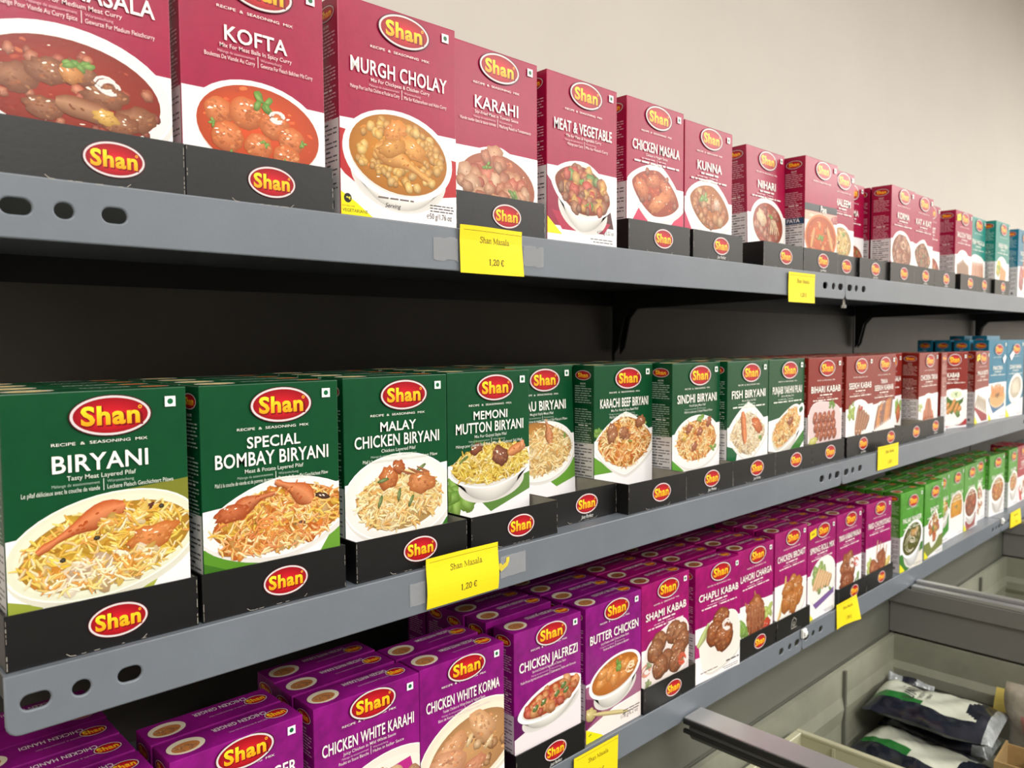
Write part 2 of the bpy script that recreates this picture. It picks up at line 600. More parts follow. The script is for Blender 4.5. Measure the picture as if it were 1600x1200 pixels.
def d_murgh(a):
    a.area((176, 34, 40), (0, .60), (1, .66), (1, .84), (.2, .92), (0, .78))
    a.area((232, 226, 228), (0, .79), (.12, .84), (.42, 1), (0, 1))
    a.area((238, 232, 234), (.2, .9), (1, .86), (1, 1), (.4, 1))
    a.bowl(.49, .685, .47, .315, .13, -.06, rim=.9, taper=.7)
    a.pool(.49, .68, .42, .275, (206, 134, 36), -.1)
    a.chunks(.49, .68, .38, .235, 110, .036, [(232, 172, 66), (242, 190, 92), (216, 148, 48)], -.1, specks=1, irr=.08)
    a.drum(.28, .66, .74, .78, .085, (214, 138, 44))
    a.one(.45, .575, .1, .08, .5, (226, 138, 50), 10)
    a.one(.6, .64, .12, .07, -.5, (228, 150, 54), 8)
    a.one(.42, .65, .13, .06, .3, (208, 136, 44), 8)
    a.area((236, 220, 10), (0, .885), (.12, .93), (.27, 1), (0, 1))
    x, y = a.P(.055, .915)
    a.ell(x, y, .03 * a.W, .032 * a.W, (25, 25, 20))
    a.leaf(.055, .912, .02, 3, (236, 220, 10))
    a.text('SUITABLE FOR', *a.P(.012, .955), .0011, (20, 20, 15), .14 * a.W, align=0)
    a.text('VEGETARIANS', *a.P(.012, .978), .0022, (30, 50, 10), .225 * a.W, bold=.01, align=0)
    a.text('\u212e50 g/1.76 oz', *a.P(.72, .965), .0042, (40, 36, 36), .23 * a.W, align=0)
    for k in range(3):
        a.words(a.W * .75, a.W * .97, a.H * (1 - .9 - .014 * k), .0012, (70, 66, 66))
    a.words(a.W * .30, a.W * .62, a.H * .105, .0018, (110, 96, 96))
    a.text('Serving', *a.P(.42, .935), .0032, (60, 50, 50), .13 * a.W, slant=.3)


def d_karahi(a):
    a.area((150, 24, 56), (0, .83), (.3, .97), (0, .97))
    a.area((206, 40, 90), (1, .8), (.7, 1), (1, 1))
    a.plate(.5, .74, .54, .34, -.12, p=1.5, rim=.9)
    a.pool(.52, .73, .44, .26, (190, 110, 80), -.1)
    a.chunks(.52, .72, .42, .25, 46, .085, [(206, 140, 100), (222, 168, 130), (184, 100, 66), (196, 90, 64)], -.1, specks=5)
    a.leaf(.38, .635, .05, 4)
    a.leaf(.72, .78, .08, 7, (96, 130, 56))
    a.leaf(.8, .84, .05, 5)
    a.one(.72, .9, .06, .04, 0, (208, 60, 40))


def d_meatveg(a):
    a.area((142, 26, 60), (0, .66), (.5, .95), (.0, .95))
    a.area((80, 40, 40), (.45, .8), (.9, .82), (.95, .93), (.3, .93))
    a.area((170, 40, 70), (.06, .86), (.9, .9), (.8, .97), (.2, .97))
    a.bowl(.5, .72, .46, .27, .17, -.2, p=1.6, rim=.9)
    a.pool(.5, .72, .4, .22, (150, 66, 30), -.2, 1.7)
    a.chunks(.5, .715, .37, .2, 60, .06, VEG + MEAT, -.2, 1.8, specks=2)
    a.leaf(.45, .66, .05, 4)
    a.leaf(.55, .8, .035, 4)
    a.area((232, 216, 20), (0, .9), (.2, 1), (0, 1))
    a.text('\u212e100 g/3.52 oz', *a.P(.7, .97), .0036, (60, 56, 56), .25 * a.W, align=0)


def d_chmasala(a):
    a.area((196, 40, 84), (.05, .98), (.24, .82), (.4, .98))
    a.area((206, 50, 90), (.7, .98), (1, .8), (1, .98))
    a.plate(.5, .74, .5, .31, -.2, p=1.35, rim=.93)
    a.pool(.5, .74, .42, .24, (176, 70, 34), -.2, 1.5)
    a.chunks(.5, .73, .36, .2, 22, .05, CURRY, -.2)
    a.one(.25, .72, .13, .085, -.5, (206, 106, 54), 10)
    a.one(.45, .66, .13, .07, .2, (198, 96, 46), 10)
    a.one(.7, .71, .15, .075, -.5, (196, 92, 44), 10)
    a.one(.55, .8, .2, .08, .5, (216, 120, 62), 12)


def d_kunna(a):
    a.area((190, 40, 84), (0, .8), (.2, .98), (0, .98))
    a.plate(.52, .75, .5, .32, -.2, p=1.5, rim=.93)
    a.pool(.52, .75, .42, .25, (186, 110, 46), -.2, 1.6)
    a.chunks(.52, .75, .37, .2, 40, .065, [(196, 116, 54), (178, 92, 40), (206, 150, 96), (160, 80, 36)], -.2, 1.7, specks=3)
    a.leaf(.4, .7, .09, 7, (110, 150, 80))
    a.one(.66, .72, .07, .07, 0, (218, 176, 150))


def d_nihari(a):
    a.plate(.53, .75, .46, .34, -.1, rim=.88)
    a.pool(.53, .75, .39, .28, (170, 76, 50), -.1)
    a.chunks(.53, .76, .34, .22, 34, .06, [(184, 110, 80), (160, 72, 46), (140, 56, 36)], -.1)
    a.one(.36, .7, .13, .09, -.7, (226, 190, 150))
    a.leaf(.62, .68, .06, 5)
    for k in range(5):
        a.stick(.62 + .02 * k, .7, .58 + .06 * k, .83, .008, (240, 226, 180))


def d_paya(a):
    a.area((46, 52, 56), (0, .535), (1, .525), (1, .585), (0, .595))
    for k, (p, q) in enumerate(((.555, .3), (.57, .25))):
        a.words(a.W * q, a.W * (q + .5), a.H * (1 - p - .01), .0014, (226, 226, 220))
    a.area((196, 168, 150), (0, .6), (1, .59), (1, .66), (0, .68))
    a.one(.3, .64, .25, .03, 0, (228, 206, 180))
    a.one(.9, .64, .12, .05, .3, (190, 90, 90))
    a.plate(.5, .82, .5, .33, 0, col=(206, 120, 70), rim=.95, shadow=False)
    a.pool(.5, .82, .45, .29, (206, 96, 40))
    a.chunks(.5, .83, .38, .22, 20, .06, ORNG)
    a.stick(.3, .74, .2, .92, .05, (214, 130, 66))
    a.stick(.68, .72, .86, .92, .05, (222, 140, 76))
    a.leaf(.48, .82, .08, 8)


def d_haleem(a):
    a.plate(.48, .76, .48, .34, -.1, rim=.9)
    a.pool(.48, .76, .41, .28, (196, 164, 100), -.1)
    a.rice(.48, .76, .36, .23, 50, PALE + [(150, 170, 90)], L=.16, wd=.015)
    a.leaf(.55, .68, .07, 6)
    a.one(.35, .76, .05, .03, .5, (120, 76, 40))


def d_qorma(a):
    a.plate(.66, .8, .4, .3, -.25, p=1.7, rim=.9)
    a.pool(.66, .8, .34, .25, (160, 70, 36), -.25)
    a.chunks(.66, .8, .28, .18, 34, .06, VEG + CURRY)


def d_korma(a):
    a.area((206, 90, 130), (0, .84), (.4, .98), (0, .98))
    a.plate(.47, .75, .47, .36, -.1, rim=.88)
    a.pool(.47, .75, .41, .3, (150, 84, 60), -.1)
    a.chunks(.47, .75, .36, .25, 44, .075, [(172, 104, 76), (156, 84, 60), (190, 130, 100), (130, 62, 44)], -.1, specks=4)
    a.rings(.5, .68, .08, (214, 170, 140))


def d_katakat(a):
    a.plate(.5, .77, .47, .33, -.2, p=1.4, rim=.92)
    a.pool(.5, .77, .4, .26, (120, 70, 40), -.2, 1.5)
    a.chunks(.5, .77, .36, .22, 60, .05, MEAT + [(170, 104, 60), (100, 110, 60)], -.2, 1.6)


def d_balochi(a):
    a.plate(.48, .8, .47, .36, -.1, rim=.92)
    for k in range(7):
        a.stick(.16 + .1 * k, .68 + .02 * abs(k - 3), .2 + .1 * k, .92, .055, (140, 96, 72))
    a.leaf(.25, .93, .06, 5)


def d_teal1(a):
    a.plate(.5, .8, .5, .34, -.1, p=3, rim=.95)
    for k in range(6):
        a.stick(.2 + .12 * k, .67, .18 + .13 * k, .92, .055, (196, 116, 76))
    a.leaf(.3, .93, .07, 6, (220, 216, 170))


def d_teal2(a):
    a.plate(.48, .78, .46, .34, -.1, rim=.92)
    a.one(.25, .72, .2, .14, 1, (206, 200, 60))
    a.leaf(.22, .7, .1, 6)
    for k in range(4):
        a.stick(.45 + .1 * k, .68 + .02 * k, .36 + .1 * k, .92, .06, (206, 134, 70))


def d_blueU(a):
    a.one(.3, .72, .2, .3, 0, (170, 80, 90))
    a.area((226, 120, 50), (.45, .2), (1, .2), (1, .7), (.45, .7))
    a.leaf(.7, .85, .2, 10)


def d_biryani(a):
    a.area((146, 158, 60), (0, .82), (.18, .86), (.05, .97), (0, .98))
    a.area((118, 96, 52), (.05, .9), (.62, .92), (.6, .98), (.02, .99))
    a.area((164, 172, 70), (.6, .9), (.8, .84), (.68, .97), (.55, .99))
    a.area((120, 124, 44), (.6, .46), (1, .44), (1, .54), (.8, .5))
    a.plate(.52, .665, .545, .3, .16, col=(232, 234, 208), rim=.9)
    a.rice(.53, .67, .48, .235, 420, GOLD + [(246, 214, 60), (240, 200, 50)], .16, L=.085, wd=.0085)
    a.drum(.62, .52, .15, .66, .075, (206, 92, 36))
    a.one(.77, .665, .16, .075, .3, (216, 120, 50), 16)
    a.one(.73, .545, .06, .022, .3, (84, 34, 26), 2)
    for u, t in ((.46, .635), (.83, .545), (.6, .74), (.28, .7)):
        a.one(u, t, .016, .014, 0, (40, 36, 26), 0)
    a.rice(.5, .765, .34, .09, 150, GOLD[2:] + [(250, 240, 220)], .1, L=.085, wd=.0085)
    a.rice(.62, .575, .16, .035, 40, GOLD, .1, L=.08, wd=.0085)


def d_bombay(a):
    a.area((86, 140, 40), (0, .72), (.5, .84), (.42, .9), (0, .78))
    a.area((60, 110, 30), (0, .78), (.42, .9), (.3, .97), (0, .9))
    a.area((100, 150, 50), (.95, .72), (1, .7), (1, .86), (.8, .86))
    a.plate(.55, .63, .58, .27, .1, p=1.6, rim=.95)
    a.rice(.56, .635, .5, .22, 420, ORR + GOLD[:2], .08, 1.7, L=.085, wd=.0085)
    a.drum(.2, .585, .5, .52, .06, (188, 84, 36))
    a.one(.2, .58, .13, .06, .1, (190, 82, 34), 10)
    a.drum(.78, .58, .5, .47, .075, (200, 96, 42))
    a.one(.86, .565, .06, .022, -.3, (58, 28, 22), 2)
    for _ in range(3):
        a.leaf(.68, .69, .04, 6, (80, 34, 40))
    a.rings(.43, .66, .06, (220, 120, 44), 4)
    a.rice(.5, .73, .4, .07, 130, ORR, .06, L=.085, wd=.0085)


def d_malay(a):
    a.area((60, 120, 40), (.85, .97), (1, .86), (1, .98))
    a.plate(.52, .71, .54, .355, -.02, rim=.82)
    a.rice(.52, .73, .42, .235, 420, PALE + [(236, 206, 120), (244, 226, 170)], 0, L=.085, wd=.01)
    a.one(.4, .6, .1, .09, .9, (196, 104, 46), 12)
    a.one(.5, .55, .06, .06, .3, (178, 84, 36), 8)
    a.one(.72, .65, .14, .09, -.2, (206, 120, 60), 12)
    for u, t, g in ((.32, .72, 1.2), (.5, .7, 1.4), (.62, .74, 1.1), (.72, .57, .5), (.35, .61, .2)):
        x, y = a.P(u, t)
        a.blob(x, y, .055 * a.W, .016 * a.W, g, (86, 116, 50), dk=.4)
    for k in range(8):
        a.stick(.5 + .03 * k, .56 + .01 * (k % 3), .6 + .03 * k, .6, .006, (150, 70, 30), specks=0)


def d_memoni(a):
    a.area((90, 130, 60), (.35, .86), (1, .74), (1, .85), (.5, .95))
    a.area((60, 104, 36), (.3, .5), (.55, .55), (.3, .6))
    a.leaf(.14, .82, .2, 26, (96, 150, 44))
    a.bowl(.52, .67, .52, .2, .16, .05, p=1.7, rim=.94)
    a.rice(.52, .655, .47, .175, 360, [(236, 206, 60), (240, 216, 90), (226, 186, 50), (244, 230, 170), (200, 170, 40)], .05, L=.085, wd=.0085)
    a.one(.62, .62, .12, .085, -.5, (120, 60, 40), 12)
    a.one(.33, .56, .08, .05, .4, (120, 54, 30), 8)
    a.stick(.72, .61, .92, .57, .05, (206, 116, 56))
    a.one(.9, .57, .035, .05, .2, (216, 140, 90))
    a.leaf(.18, .61, .05, 3, (60, 96, 40))


def d_pilau(a):
    a.area((96, 150, 50), (.5, .86), (1, .76), (1, .9), (.7, .95))
    a.plate(.5, .69, .5, .31, .1, rim=.95)
    a.pool(.4, .62, .4, .2, (196, 140, 70))
    a.rice(.52, .69, .43, .24, 300, PALE + ORR[2:4], .1, L=.09, wd=.009)
    a.drum(.62, .64, .56, .47, .06, (190, 110, 60))
    a.leaf(.85, .6, .04, 4)


def d_karachi(a):
    a.area((96, 150, 50), (0, .8), (.35, .93), (0, .93))
    a.leaf(.08, .64, .09, 9)
    a.leaf(.82, .6, .06, 6, (150, 180, 90))
    a.plate(.52, .73, .53, .35, -.02, p=1.35, rim=.95)
    a.rice(.52, .72, .46, .28, 380, ORR + PALE[:2], 0, 1.6, L=.09, wd=.009)
    for u, t in ((.28, .62), (.3, .67), (.53, .7), (.78, .58), (.48, .65)):
        a.one(u, t, .085, .065, a.r.uniform(0, 1), (156, 94, 58), 8, irr=.25)
    a.leaf(.6, .72, .04, 4)
    a.rice(.52, .8, .34, .12, 120, ORR, L=.09, wd=.009)


def d_sindhi(a):
    a.area((84, 150, 50), (.0, .84), (.24, .94), (0, .95))
    a.area((96, 160, 60), (.22, .57), (.44, .55), (.3, .62), (.16, .66))
    a.plate(.5, .725, .5, .31, .06, rim=.9)
    a.rice(.5, .715, .41, .235, 330, ORR + PALE, .05, L=.09, wd=.009)
    for u, t in ((.34, .62), (.56, .65), (.45, .76), (.75, .58)):
        a.one(u, t, .07, .05, .6, (160, 84, 54), 6, irr=.25)
    a.leaf(.57, .54, .08, 7)
    a.leaf(.84, .8, .07, 6)
    a.one(.25, .68, .05, .04, 1, (226, 180, 60))


def d_fish(a):
    a.area((20, 90, 50), (0, .8), (.25, .84), (.2, .97), (0, .97))
    a.plate(.5, .7, .52, .37, 0, p=1.25, rim=.94)
    a.rice(.5, .72, .42, .27, 300, [(240, 232, 210), (232, 220, 190), (226, 200, 150)], 0, 1.5, L=.1, wd=.009)
    a.stick(.36, .53, .42, .8, .06, (204, 100, 44), specks=8)
    a.one(.72, .66, .14, .075, -.6, (204, 98, 44), 10)
    a.leaf(.8, .78, .05, 5)


def d_yakhni(a):
    a.area((60, 120, 50), (.55, .88), (1, .7), (1, .8), (.75, .93))
    a.bowl(.5, .66, .46, .22, .14, .42, p=3, rim=.94)
    a.rice(.5, .655, .4, .18, 260, PALE + ORR[:2], .42, 2.5, L=.09, wd=.009)
    a.one(.6, .6, .1, .05, .4, (150, 76, 40), 8)
    a.leaf(.32, .76, .04, 5, (86, 34, 44))
    x, y = a.P(.9, .51)
    a.ell(x, y, .1 * a.W, .075 * a.W, (244, 244, 242), rot=.4, p=3)
    a.ell(x, y, .055 * a.W, .035 * a.W, (30, 90, 56), rot=.4, p=3)


def d_bihari(a):
    a.rings(.2, .55, .06, (240, 240, 236), 2)
    a.plate(.5, .73, .5, .33, -.1, p=3, rim=.95, col=(222, 200, 200))
    for r in range(3):
        for k in range(5):
            a.one(.2 + .13 * k + .03 * r, .66 + .085 * r, .09, .06, 1.1, (166, 74, 44), 6, irr=.1, dk=.5)
    a.leaf(.7, .55, .09, 8)
    a.one(.14, .88, .13, .06, .2, (206, 206, 110))


def d_seekh(a):
    a.plate(.5, .75, .48, .34, -.05, rim=.93)
    a.leaf(.2, .66, .15, 10, (150, 180, 70))
    for k in range(5):
        a.stick(.36 + .08 * k, .88 - .01 * k, .5 + .09 * k, .58 + .03 * k, .062, (142, 80, 48))
    a.one(.55, .62, .08, .03, .3, (186, 40, 36), 2)
    for u, t in ((.4, .85), (.52, .86)):
        a.one(u, t, .06, .06, 0, (166, 104, 66))
    a.leaf(.25, .57, .05, 5)


def d_tikkaseekh(a):
    a.plate(.5, .78, .47, .3, -.05, rim=.95)
    for k in range(9):
        a.stick(.15 + .08 * k, .88 - .01 * k, .32 + .07 * k, .62 - .01 * k, .04, a.r.choice(((206, 120, 50), (190, 100, 40), (120, 70, 60))))
    a.stick(.3, .66, .6, .53, .01, (120, 70, 50))
    a.chunks(.45, .72, .12, .06, 8, .03, [(120, 70, 90), (140, 80, 80)])


def d_sala(a):
    a.plate(.55, .74, .45, .33, 0, rim=.93)
    a.leaf(.85, .66, .18, 14, (130, 180, 70))
    a.one(.85, .72, .1, .16, 0, (206, 96, 50))


def d_chtikka(a):
    a.plate(.5, .73, .46, .35, .0, rim=.95)
    a.leaf(.1, .66, .1, 8, (190, 200, 110))
    for k in range(6):
        a.drum(.48 + .06 * k - .14, .66 + .02 * abs(k - 2), .2 + .13 * k, .88, .06, (186, 96, 60))
    for k in range(4):
        a.stick(.3 + .13 * k, .84, .46 + .03 * k, .56, .06, (178, 88, 54))


def d_b16(a):
    a.area((170, 40, 50), (0, .84), (.9, .86), (1, .9), (1, .97), (0, .99))
    a.plate(.5, .72, .56, .36, 0, rim=.93)
    a.leaf(.6, .68, .3, 20, (60, 110, 40))
    x, y = a.P(.62, .56)
    a.ell(x, y, .28 * a.W, .12 * a.W, (244, 244, 240))
    a.ell(x, y, .2 * a.W, .075 * a.W, (214, 224, 190))
    a.leaf(.62, .555, .05, 5)
    for k in range(6):
        a.stick(.3 + .1 * k, .62 + .05 * (k % 3), .05 + .13 * k, .8 - .03 * (k % 2), .055, (206, 134, 60))


def d_b17(a):
    a.area((150, 36, 44), (0, .74), (.9, .9), (.9, .98), (.5, .98), (0, .8))
    a.area((238, 232, 230), (0, .72), (1, .88), (1, .92), (0, .76))
    for k in range(6):
        a.stick(.25 + .1 * k, .6 + .015 * k, .05 + .15 * k, .76 + .025 * k, .05, (158, 138, 104))
    veg_tri(a)


def d_blue1(a):
    a.area((60, 110, 150), (0, .72), (.9, .68), (.9, .84), (.3, .92))
    a.plate(.52, .72, .42, .2, .05, col=(214, 170, 110), rim=.95)
    a.chunks(.55, .62, .35, .08, 8, .09, [(240, 226, 206), (232, 210, 180)])
    for k in range(6):
        a.stick(.2 + .12 * k, .56 + .02 * (k % 2), .28 + .1 * k, .72, .05, (226, 130, 50))
    a.chunks(.5, .69, .12, .05, 12, .03, [(130, 80, 30), (110, 70, 30)])
    veg_tri(a)


def d_blue2(a):
    a.area(FAM['blue']['c'], (0, .5), (1, .5), (1, .76), (0, .86))
    a.plate(.55, .63, .42, .32, .3, rim=.85)
    a.pool(.55, .62, .33, .23, (222, 216, 196), .3)
    for k in range(7):
        a.stick(.35 + .06 * k, .58, .4 + .06 * k, .7, .02, (236, 230, 210))
    veg_tri(a)


def d_ginger(a):
    a.plate(.5, .74, .5, .34, 0)
    a.chunks(.5, .74, .4, .24, 40, .07, CURRY)


def d_wkarahi(a):
    a.plate(.6, .62, .6, .33, .2, col=(240, 234, 222))
    a.area((180, 40, 130), (.6, .5), (.9, .47), (.95, .6), (.6, .62))
    a.one(.58, .52, .1, .07, .4, (206, 134, 96), 8)
    a.chunks(.6, .64, .42, .2, 40, .08, [(206, 150, 110), (222, 180, 140)])


def d_wkorma(a):
    a.plate(.6, .66, .64, .4, .22, col=(240, 232, 210), rim=.86)
    a.pool(.6, .68, .52, .32, (206, 158, 106), .22)
    a.chunks(.6, .7, .42, .22, 24, .05, [(176, 120, 70), (150, 96, 60), (214, 170, 120)])
    a.one(.35, .62, .22, .1, .4, (222, 158, 110), 12)
    a.one(.72, .56, .2, .12, -.8, (226, 170, 120), 12)
    a.one(.3, .72, .2, .15, 0, (222, 158, 118), 14)
    a.one(.6, .8, .16, .09, .5, (206, 134, 100), 8)
    for u, t, g in ((.56, .62, 1), (.8, .68, .8), (.1, .73, 0), (.2, .8, 1)):
        a.one(u, t, .075, .028, g, (232, 200, 150), 3)


def d_jalf(a):
    a.area((90, 20, 84), (0, .56), (.9, .45), (1, .5), (1, .56), (0, .75))
    a.area((230, 222, 226), (0, .72), (1, .54), (1, 1), (0, 1))
    a.bowl(.54, .535, .5, .185, .12, .16, p=1.8, rim=.88, taper=.7)
    a.pool(.55, .53, .43, .14, (196, 80, 44), .16)
    a.chunks(.56, .52, .39, .12, 46, .06, [(226, 140, 76), (206, 66, 44), (228, 160, 100), (220, 120, 64)], .16)
    for u, t in ((.42, .54), (.62, .52), (.72, .48), (.76, .52), (.3, .56)):
        a.one(u, t, .045, .03, .6, (80, 116, 50), 2)


def d_butter(a):
    a.area((150, 90, 120), (0, .58), (1, .55), (1, .8), (.5, .82), (.0, .9))
    a.area((110, 40, 84), (0, .66), (.4, .76), (.0, .9))
    a.area((236, 226, 222), (.0, .92), (.3, .85), (1, .8), (1, 1), (0, 1))
    a.bowl(.52, .575, .47, .225, .17, .14, rim=.9, taper=.66)
    a.pool(.52, .57, .42, .19, (206, 124, 44), .14)
    for u, t, g in ((.25, .6, .3), (.42, .55, .9), (.5, .6, 1.1), (.68, .6, .4), (.3, .53, .2), (.7, .53, .3), (.85, .55, .1)):
        a.one(u, t, .1, .06, g, (224, 142, 58), 6)
    a.rings(.8, .57, .07, (246, 226, 190), 3)
    a.leaf(.57, .515, .085, 8)
    a.one(.08, .79, .1, .07, -.3, (206, 190, 120), 2)
    a.stick(.12, .8, .75, .91, .026, (200, 184, 120), specks=0)
    a.text('178 g/6.2 oz', *a.P(.62, .945), .0046, (70, 64, 66), .33 * a.W, align=0)
    a.words(a.W * .66, a.W * .97, a.H * .105, .0018, (60, 56, 56))
    a.words(a.W * .66, a.W * .97, a.H * .085, .0018, (60, 56, 56))
    a.area((228, 222, 20), (0, .89), (.28, .985), (.3, 1), (0, 1))
    x, y = a.P(.07, .945)
    a.leaf(.07, .94, .025, 3, (40, 60, 20))


def d_shami(a):
    a.area((226, 216, 216), (0, .66), (1, .55), (1, 1), (0, 1))
    a.plate(.55, .69, .5, .36, .3, p=3, rim=.95, col=(236, 226, 222))
    for u, t in ((.66, .53), (.8, .57), (.35, .57), (.28, .62), (.85, .64), (.75, .71), (.5, .74), (.38, .77), (.72, .78)):
        a.one(u, t, .17, .145, .3, (146, 88, 56), 16, irr=.05, dk=.5)
    a.rings(.84, .78, .08, (206, 60, 36), 5)
    a.rings(.1, .76, .09, (214, 130, 110), 4)
    a.leaf(.14, .72, .08, 5, (130, 140, 110))
    a.leaf(.12, .86, .08, 5, (130, 140, 110))


def d_chapli(a):
    a.area((170, 40, 110), (0, .65), (.3, .68), (.3, .78), (0, .77))
    a.area((150, 30, 100), (.5, .88), (.9, .74), (1, .8), (.75, .93))
    a.area((70, 24, 40), (.75, .72), (1, .6), (1, .74), (.8, .9))
    a.plate(.55, .7, .46, .34, .2, p=3, rim=.95, col=(240, 234, 226))
    x, y = a.P(.17, .61)
    a.strip([(x - .12 * a.W, y - .1 * a.W), (x, y), (x + .12 * a.W, y + .15 * a.W)], [.03 * a.W, .06 * a.W, .02 * a.W], (170, 190, 110))
    for u, t, q in ((.56, .52, .19), (.42, .62, .19), (.62, .68, .22)):
        a.one(u, t, q, q * .88, .3, (146, 74, 34), 26, irr=.07, dk=.5)
    a.rings(.68, .58, .09, (244, 236, 236), 5)
    a.words(a.W * .68, a.W * .97, a.H * .085, .003, (70, 60, 60))
    a.words(a.W * .12, a.W * .5, a.H * .075, .002, (130, 110, 110))


def d_lahori(a):
    a.plate(.5, .72, .5, .3, .2, rim=.95)
    a.leaf(.2, .74, .18, 14, (110, 160, 60))
    a.leaf(.85, .66, .16, 10, (180, 200, 100))
    a.one(.8, .8, .14, .09, .5, (196, 50, 30))
    a.drum(.52, .56, .46, .42, .07, (170, 90, 50))
    a.drum(.3, .6, .2, .5, .06, (170, 90, 50))
    a.one(.5, .66, .26, .3, 0, (158, 84, 44), 26, irr=.06)
    for k in range(5):
        a.stick(.36 + .08 * k, .56, .32 + .1 * k, .84, .022, (140, 66, 34))


def d_broast(a):
    a.plate(.5, .74, .48, .3, .3, rim=.95)
    for k in range(8):
        a.stick(.1 + .03 * k, .86 - .03 * k, .2 + .02 * k, .8 - .05 * k, .028, (226, 180, 90), specks=0)
    for u, t, q, g in ((.55, .52, .12, .5), (.4, .6, .18, .3), (.7, .6, .18, .6), (.75, .7, .16, .8), (.4, .72, .2, .4), (.6, .74, .2, 1)):
        a.one(u, t, q, q * .72, g, (190, 112, 44), 24, irr=.12)


def d_spring(a):
    a.plate(.52, .7, .5, .36, .25, rim=.93)
    a.leaf(.4, .68, .26, 20, (130, 160, 90))
    for k in range(6):
        a.stick(.2 + .1 * k, .78 + .02 * (k % 2), .45 + .08 * k, .58 + .02 * k, .065, (214, 170, 120))
    a.area((120, 90, 150), (.2, .93), (.95, .84), (.95, .9), (.3, .99))
    a.leaf(.8, .85, .06, 6)
    veg_tri(a)


def d_tikkak(a):
    a.one(.45, .66, .3, .3, .4, (150, 76, 34), 24)
    a.one(.5, .52, .16, .12, .5, (156, 80, 38), 12)
    a.one(.42, .8, .28, .2, 0, (136, 64, 30), 16)
    a.rings(.62, .6, .1, (246, 238, 238), 6)
    a.rings(.78, .6, .08, (206, 60, 50), 3)
    a.leaf(.85, .78, .1, 8)


def d_chops(a):
    a.leaf(.2, .78, .2, 14, (190, 206, 110))
    a.one(.85, .78, .14, .09, .6, (226, 206, 110))
    for k in range(4):
        a.stick(.4 + .12 * k, .74, .46 + .12 * k, .46 + .03 * k, .022, (214, 170, 130))
    a.chunks(.52, .74, .32, .15, 22, .1, [(170, 80, 36), (150, 66, 30), (186, 100, 50)], specks=4)


def d_palak(a):
    a.area((60, 120, 50), (0, .78), (1, .7), (1, .92), (.3, 1), (0, 1))
    a.area((226, 220, 210), (.55, .9), (1, .8), (1, 1), (.4, 1))
    a.bowl(.52, .62, .48, .32, .24, .3, col=(232, 236, 240), rim=.88, taper=.6)
    a.pool(.52, .62, .42, .27, (92, 100, 46), .3)
    a.chunks(.52, .62, .34, .2, 30, .05, [(104, 112, 50), (84, 92, 40), (120, 124, 60)], .3)
    a.rings(.55, .58, .16, (222, 216, 196), 3)
    a.rings(.45, .68, .22, (214, 212, 190), 2)
    a.chunks(.62, .56, .16, .08, 6, .06, [(226, 196, 140), (206, 150, 70)])
    veg_tri(a)


def d_g2(a):
    a.area((120, 130, 70), (.0, .8), (1, .74), (1, .9), (0, 1))
    a.plate(.5, .62, .34, .38, -.35, p=1.3, rim=.9)
    a.chunks(.5, .62, .26, .3, 46, .06, VEG + CURRY, -.35, 1.4)
    veg_tri(a)


def d_g16(a):
    a.area((70, 140, 50), (.2, .76), (1, .6), (1, .85), (.3, .98))
    a.bowl(.66, .58, .32, .18, .16, .1)
    a.leaf(.6, .5, .2, 12, (150, 180, 70))
    a.one(.72, .46, .06, .18, .2, (230, 190, 60))
    a.one(.85, .48, .05, .1, .2, (206, 70, 50))
    veg_tri(a)


def d_g17(a):
    a.plate(.5, .6, .46, .4, .2, p=2.4, rim=.88)
    a.pool(.5, .58, .39, .32, (226, 160, 36), .2, 2.4)
    a.leaf(.46, .56, .1, 6, (90, 110, 40))
    a.one(.4, .56, .05, .03, 0, (190, 60, 40))
    a.bowl(.5, .82, .4, .1, .1)
    a.area((244, 240, 236), (.05, .7), (.95, .7), (.9, .98), (.1, .98))


def d_g18(a):
    a.area((150, 60, 56), (.1, .86), (.9, .78), (.8, .98), (.2, 1))
    a.bowl(.5, .6, .48, .36, .2, .15, rim=.88)
    a.pool(.5, .6, .42, .31, (150, 70, 36), .15)
    a.chunks(.5, .6, .35, .25, 40, .07, CURRY + MEAT + VEG[:2], .15)
    veg_tri(a)


def d_g19(a):
    a.plate(.45, .66, .4, .44, -.25, p=1.5, rim=.92)
    a.chunks(.45, .66, .32, .36, 46, .06, ORR + CURRY, -.2, 1.6)


def d_g20(a):
    a.bowl(.55, .58, .46, .34, .3, .2, rim=.85)
    a.pool(.55, .58, .38, .27, (190, 120, 66), .2)
    a.chunks(.55, .58, .32, .22, 36, .06, ORR + [(190, 90, 60)], .2)


def d_crim(a):
    a.plate(.6, .78, .5, .3, 0)
    a.area((200, 40, 50), (.1, .7), (.4, .85), (.5, .98), (.3, .98))
    a.chunks(.6, .75, .36, .2, 30, .06, CURRY)


def new_tag(a):
    a.dt = 0
    a.area((240, 210, 30), (.05, .06), (.27, .035), (.28, .115), (.05, .14))
    x, y = a.P(.165, .1)
    a.text('NEW', x, y, .0032, (30, 30, 10), .14 * a.W, bold=.03)


def veg_tri(a):
    a.dt = 0
    a.area((230, 222, 40), (0, .88), (.2, .98), (.21, 1), (0, 1))


